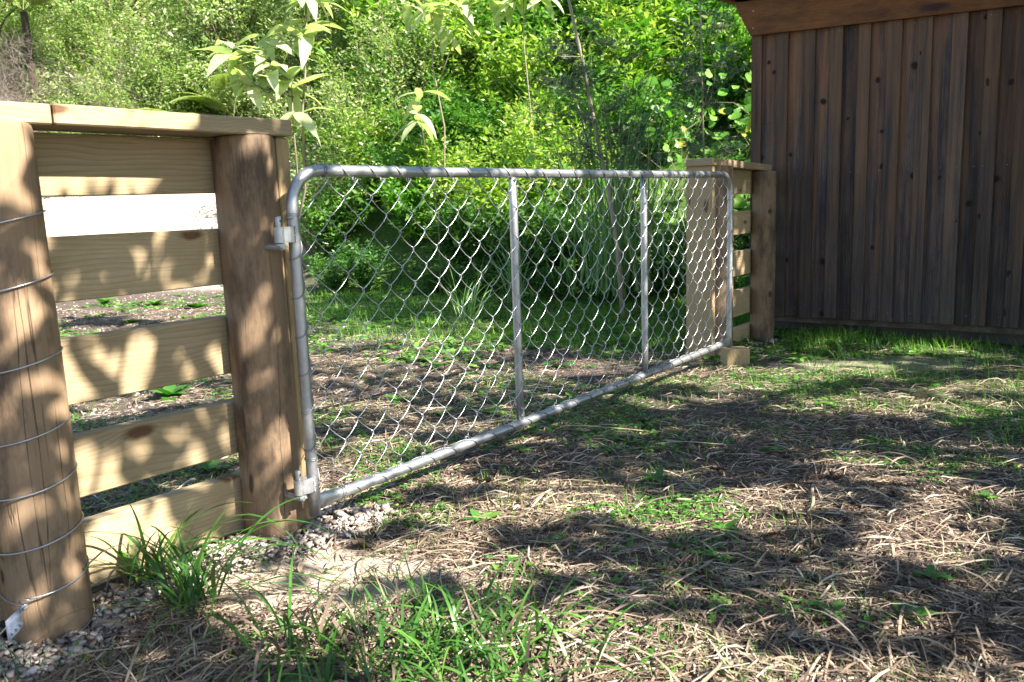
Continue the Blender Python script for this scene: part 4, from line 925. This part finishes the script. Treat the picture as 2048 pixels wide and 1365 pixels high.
# low creeping weeds: small rounded leaflets held just above the soil
#
def creeping(n, smin, smax, thr, power=1.4, ymax=10, ymin=1.35):
    x, y = ground_pts(n, ymin, ymax, power); s_ = fbm(x * 2.0 + 80, y * 2.0 + 41) + .18 * (fbm(x * 9, y * 9) - .5) + .10 * z_green(x, y) - .07 * sstep(2.9, 2.2, y)
    k = (rng.random(n) < sstep(thr, thr + .14, s_)) & in_front(x, y) & (rng.random(n) > gravel_zone(x, y) * .97) & (rng.random(n) > z_sand(x, y) * .8); x, y = x[k], y[k]; n = len(x)
    P = np.repeat(np.stack([x, y, height(x, y) + rng.uniform(.004, .022, n)], 1), 3, 0); m = len(P); a = np.tile([0, 2.09, 4.19], n) + np.repeat(rng.uniform(0, 6.28, n), 3); el = rng.uniform(-.1, .5, m)
    D = np.stack([np.cos(a) * np.cos(el), np.sin(a) * np.cos(el), np.sin(el)], 1); sz = np.repeat(rng.uniform(smin, smax, n), 3)
    return leaves(P, D, np.array([[0, 0, 1.0]]) + rng.normal(size=(m, 3)) * .3, sz, sz * .75, 'round', .25, rnd=np.repeat(rng.random(n), 3))
o = obj('creeping_weeds', mesh_np('creeping_weeds', *join([creeping(20000, .005, .012, .51), creeping(26000, .006, .014, .46, 1.2, 5.0, 2.5), creeping(2600, .010, .018, .54), creeping(6000, .01, .026, .53, .8, 10, 3.4), creeping(9000, .02, .05, .42, .6, 10.5, 5.2)])), WEED)
tag(o, 'low creeping green weeds mixed through the litter', 'weeds', kind='stuff')
# crushed stone round the post feet
ico = bmesh.new(); bmesh.ops.create_cube(ico, size=1.6); bmesh.ops.triangulate(ico, faces=ico.faces[:]); IV = np.array([v.co[:] for v in ico.verts]); IF = np.array([[v.index for v in f.verts] for f in ico.faces]); ico.free()
def stone_verts(n):
    V = IV[None] * rng.uniform(.55, 1.2, (n, len(IV), 3)) * np.stack([rng.uniform(.9, 1.6, n), rng.uniform(.6, 1.0, n), rng.uniform(.35, .75, n)], 1)[:, None]
    a = rng.uniform(0, 6.283, n); c, s = np.cos(a)[:, None], np.sin(a)[:, None]; t = rng.normal(size=n)[:, None] * .35
    x = V[:, :, 0] * c - V[:, :, 1] * s; y = V[:, :, 0] * s + V[:, :, 1] * c; z = V[:, :, 2] + x * t
    return np.stack([x, y, z], -1)
nS = 34000; x = rng.uniform(-1.9, .2, nS); y = rng.uniform(1.5, 3.3, nS); x2 = rng.uniform(1.2, 3.2, 2500); y2 = rng.uniform(5.2, 6.6, 2500); x = np.concatenate([x, x2]); y = np.concatenate([y, y2])
k = (rng.random(len(x)) < gravel_zone(x, y) ** 2.4) & in_front(x, y); x, y = x[k], y[k]; n = len(x)
sz = np.exp(rng.uniform(np.log(.0035), np.log(.0125), n)) * (1 + .6 * (rng.random(n) < .05)); SV = stone_verts(n) * sz[:, None, None]; zz = height(x, y) + rng.uniform(0, .022, n) * gravel_zone(x, y); SV += np.stack([x, y, zz], 1)[:, None]
o = obj('gravel', mesh_np('gravel', SV.reshape(-1, 3), (IF[None] + (np.arange(n) * len(IV))[:, None, None]).reshape(-1, 3), np.repeat(rng.random(n), len(IV))), STONE)
tag(o, 'pale crushed stone heaped around the fence post feet', 'gravel', kind='stuff')
# grey chip scattered over the track behind the fence
n = 4200; y = rng.uniform(3.2, 12, n); x = -y * .25 - 1.0 + rng.normal(size=n) * (.5 + .16 * y); k = in_front(x, y) & (x < .2 - .1 * y); x, y = x[k], y[k]; n = len(x)
sz = rng.uniform(.005, .014, n); SV = stone_verts(n) * sz[:, None, None] + np.stack([x, y, height(x, y)], 1)[:, None]
o = obj('track_chip', mesh_np('track_chip', SV.reshape(-1, 3), (IF[None] + (np.arange(n) * len(IV))[:, None, None]).reshape(-1, 3), np.repeat(rng.random(n), len(IV))), STONE)
tag(o, 'scattered stone chip on the track behind the rail fence', 'gravel', kind='stuff')

# ------------------------------------------------------------------ sedge clumps in the foreground, each blade a part
BM = []
for k in range(10):
    az = 0.0; V, F = ribbon(blade_pts(np.zeros(3), az,   .44 * (.7 + .07 * k), .10 + .05 * k, .5 + .19 * k, 11), .0088, az, .3 * (k % 3 - 1)); BM.append(mesh_np('blade', V, F, np.full(len(V), (k * .37) % 1), True))
BMD = [m.copy() for m in BM[::3]]
for m in BMD: m.materials.clear(); m.materials.append(LITTER)
for m in BM: m.materials.clear(); m.materials.append(SEDGE)
def sedge(label, x, y, n, sc, spread, lean=.25, wide=1.0):
    t = thing('sedge_clump', label, 'sedge', (x, y, hz(x, y) - .01), 0)
    for i in range(n):
        a = random.uniform(0, 6.28); o = obj('blade', BM[random.randrange(10)] if random.random() > .11 else BMD[random.randrange(4)], None, t, (random.gauss(0, spread), random.gauss(0, spread), 0), (random.uniform(-.15, .15), random.uniform(-.1, lean), a)); k = sc * random.uniform(.55, 1.1); o.scale = (k, k * wide * random.uniform(.8, 1.2), k)
sedge('arching green sedge clump against the lowest rail between the two posts', -1.02, 2.22, 54, .88, .04, .6, 1.3)
sedge('bright sedge clump just in front of the lowest rail, blades bent over', -.83, 2.04, 60, .88, .035, .7, 1.3)
sedge('upright sedge tuft on bare soil, forward of the gravel', -.50, 1.83, 26, .85, .035, .4)
sedge('dense dark sedge clump low in the foreground', -.26, 1.75, 126, 0.52, .09, .85, 2.0)
sedge('dark sedge clump right at the near edge of the bare soil', -.40, 1.66, 72, 0.45, .08, .8, 2.0)
sedge('dark broad-bladed sedge clump bordering the straw litter', -.03, 1.68, 84, 0.49, .08, .85, 2.0)
sedge('wide dense sedge clump beside the litter edge', -.10, 1.82, 108, 0.49, .09, .85, 2.0)
sedge('small sunlit grass tuft behind the dense sedge', -.30, 2.00, 44, .46, .07, .5)
sedge('thin grass tuft among the dry litter', .02, 2.10, 14, .40, .02, .4)
sedge('short grass tuft at the gravel end close to the round post', -1.10, 1.72, 8, .38, .02, .3)
for i, (x, y, sc) in enumerate(((2.05, 5.15, .55), (2.3, 5.3, .6), (1.85, 5.0, .4), (2.8, 5.0, .55), (2.55, 4.7, .5), (1.75, 4.75, .35), (2.75, 4.3, .45), (1.95, 5.55, .5))):
    t = sedge('grass tuft growing along the foot of the shed wall', x, y, 16, sc, .035, .4)
for o in [q for q in COL.objects if q.get('label') == 'grass tuft growing along the foot of the shed wall']: o['group'] = 'grass tufts by the shed'

# broad-leaved weeds, each leaf a part
WL = [leaf_single('leaf', .07, .034, .15 + .1 * k, 'ovate', 6, .2, k + 20) for k in range(3)]
def weed(x, y, n, sc, label, group=None):
    t = thing('broadleaf_weed', label, 'weed', (x, y, hz(x, y)), 0, group)
    for i in range(n):
        a = i * 2.4 + random.uniform(-.3, .3); el = random.uniform(.15, .75); o = obj('leaf', WL[i % 3], WEED, t, (0, 0, .004 + .006 * i / n), (0, -el, a)); k = sc * random.uniform(.7, 1.1); o.scale = (k, k, k)
for (x, y, n, sc) in ((.62, 2.42, 6, .9), (.55, 2.2, 5, .7), (.02, 3.3, 6, 1.0), (-.12, 2.55, 5, 1.0), (.90, 1.85, 7, 1.0), (.74, 1.9, 5, .8), (1.05, 2.05, 6, .8), (.30, 2.28, 5, .7), (1.0, 3.2, 6, .9), (-.10, 3.95, 7, 1.3), (.25, 4.1, 7, 1.2), (-.35, 4.0, 6, 1.1), (-.6, 4.3, 6, 1.2), (.5, 2.9, 5, .9), (1.5, 2.6, 5, .8), (.1, 2.35, 5, .7)):
    weed(x, y, n, sc, 'small rosette of broad green leaves in the dry litter', 'leafy weeds in the litter')
for (x, y, n, sc) in ((-3.3, 8.8, 9, 3.0), (-3.9, 9.3, 8, 2.4), (-2.9, 9.4, 8, 2.4), (-3.5, 7.8, 8, 2.2), (-4.6, 9.6, 8, 2.4), (-1.9, 4.6, 9, 2.2), (-2.1, 4.9, 8, 2.0), (-1.5, 3.9, 7, 1.4), (-1.35, 3.5, 8, 1.3), (-1.2, 3.2, 7, 1.2), (-1.75, 5.4, 8, 1.6)):
    weed(x, y, n, sc, 'dock-like weed with broad leaves on the track behind the rail fence', 'weeds on the track')
weed(-1.03, 1.80, 7, .8, 'lobed green weed on the gravel at the foot of the wired post')
weed(-.62, 1.86, 8, .55, 'grey-green herb on the bare soil beside the sedge')

# larger dry pieces, single things: stalks and curled leaves
def stalk_mesh(ln, w, bend, seed):
    r0 = random.Random(seed); k = 9; V = []; F = []
    for i in range(k):
        t = i / (k - 1); x = (t - .5) * ln; y = bend * math.sin(t * math.pi) + .006 * math.sin(t * 9 + seed); z = .008 + .022 * math.sin(t * math.pi) + .004 * math.sin(t * 7 + seed); ww = w * (.55 + .45 * math.sin(math.pi * (.15 + .8 * t))) * .5
        V += [(x, y + ww, z + .25 * ww), (x, y, z), (x, y - ww, z + .35 * ww), (x, y, z - .5 * ww)]
    for i in range(k - 1):
        for j in range(4): F.append((4 * i + j, 4 * i + (j + 1) % 4, 4 * i + 4 + (j + 1) % 4, 4 * i + 4 + j))
    return mesh_np('dry_stalk', np.array(V), np.array(F), np.full(len(V), r0.uniform(.55, .95)), True)
SM = [stalk_mesh(.26 + .05 * k, .008 + .003 * (k % 4), .02 * (k % 3 - 1), k) for k in range(8)]
for (x, y, a, k) in ((.48, 2.13, 48, 7), (-.02, 2.72, 2, 6), (.15, 1.75, -50, 7), (.02, 2.98, -8, 5), (.62, 2.62, -6, 4), (.95, 2.65, 70, 3), (1.25, 2.2, -20, 5), (.30, 2.45, -25, 6), (.75, 3.3, -12, 6), (.25, 2.55, 10, 5), (1.1, 3.0, 20, 7), (1.4, 3.5, -30, 4), (-.35, 2.42, 25, 3), (.1, 3.15, 8, 6), (.7, 1.75, 4, 7), (1.0, 1.75, 12, 6), (.42, 1.62, 30, 5), (-.18, 2.32, -4, 4), (.85, 2.3, 35, 5), (.2, 2.05, -40, 6), (1.5, 3.0, 55, 4), (1.9, 3.4, 10, 6), (.4, 3.55, -18, 7), (1.15, 3.75, 5, 5)):
    o = obj('dry_stalk', SM[k], LITTER, None, (x, y, hz(x, y) + .004), (0, R(random.uniform(-3, 3)), R(a))); o.scale = (random.uniform(.45, .75),) * 3; tag(o, 'long straw-coloured dry stalk lying on the litter', 'stalk', 'dry stalks on the ground')
def curl_mesh(ln, w, cu, seed):
    k = 8; m = 5; V = []; F = []; r0 = random.Random(seed)
    for i in range(k):
        t = i / (k - 1); ww = w * .5 * math.sin(math.pi * (.06 + .9 * t)) ** .7
        for j in range(m):
            v = j / (m - 1) * 2 - 1; V.append(((t - .5) * ln, v * ww * (1 - .35 * abs(cu)), .006 + cu * .8 * ww * v * v + .12 * ln * (t - .5) ** 2 * 2 + .006 * math.sin(9 * t + 4 * v + seed) + .003 * math.sin(23 * t - 7 * v)))
    for i in range(k - 1):
        for j in range(m - 1): b = i * m + j; F.append((b, b + 1, b + m + 1, b + m))
    return mesh_np('dry_leaf', np.array(V), np.array(F), np.full(len(V), r0.random()), True)
CM = [curl_mesh(.085 + .012 * k, .04 + .004 * (k % 3), .5 + .12 * k, k) for k in range(6)]
for i in range(70):
    x, y = ground_pts(1, 1.5, 4.2, 1.3); x, y = float(x[0]), float(y[0])
    if gravel_zone(np.array([x]), np.array([y]))[0] > .3 or x < -.75 or not in_front(np.array([x]), np.array([y]))[0]: continue
    o = obj('dry_leaf', CM[i % 6], DEADLEAF, None, (x, y, hz(x, y) + .006), (random.uniform(-.3, .3), random.uniform(-.3, .3), random.uniform(0, 6.28))); k = random.uniform(.35, .8); o.scale = (k, k * random.uniform(.8, 1.3), k * 1.3)
    tag(o, 'curled brown dead leaf lying on the litter', 'leaf', 'dead leaves on the ground')
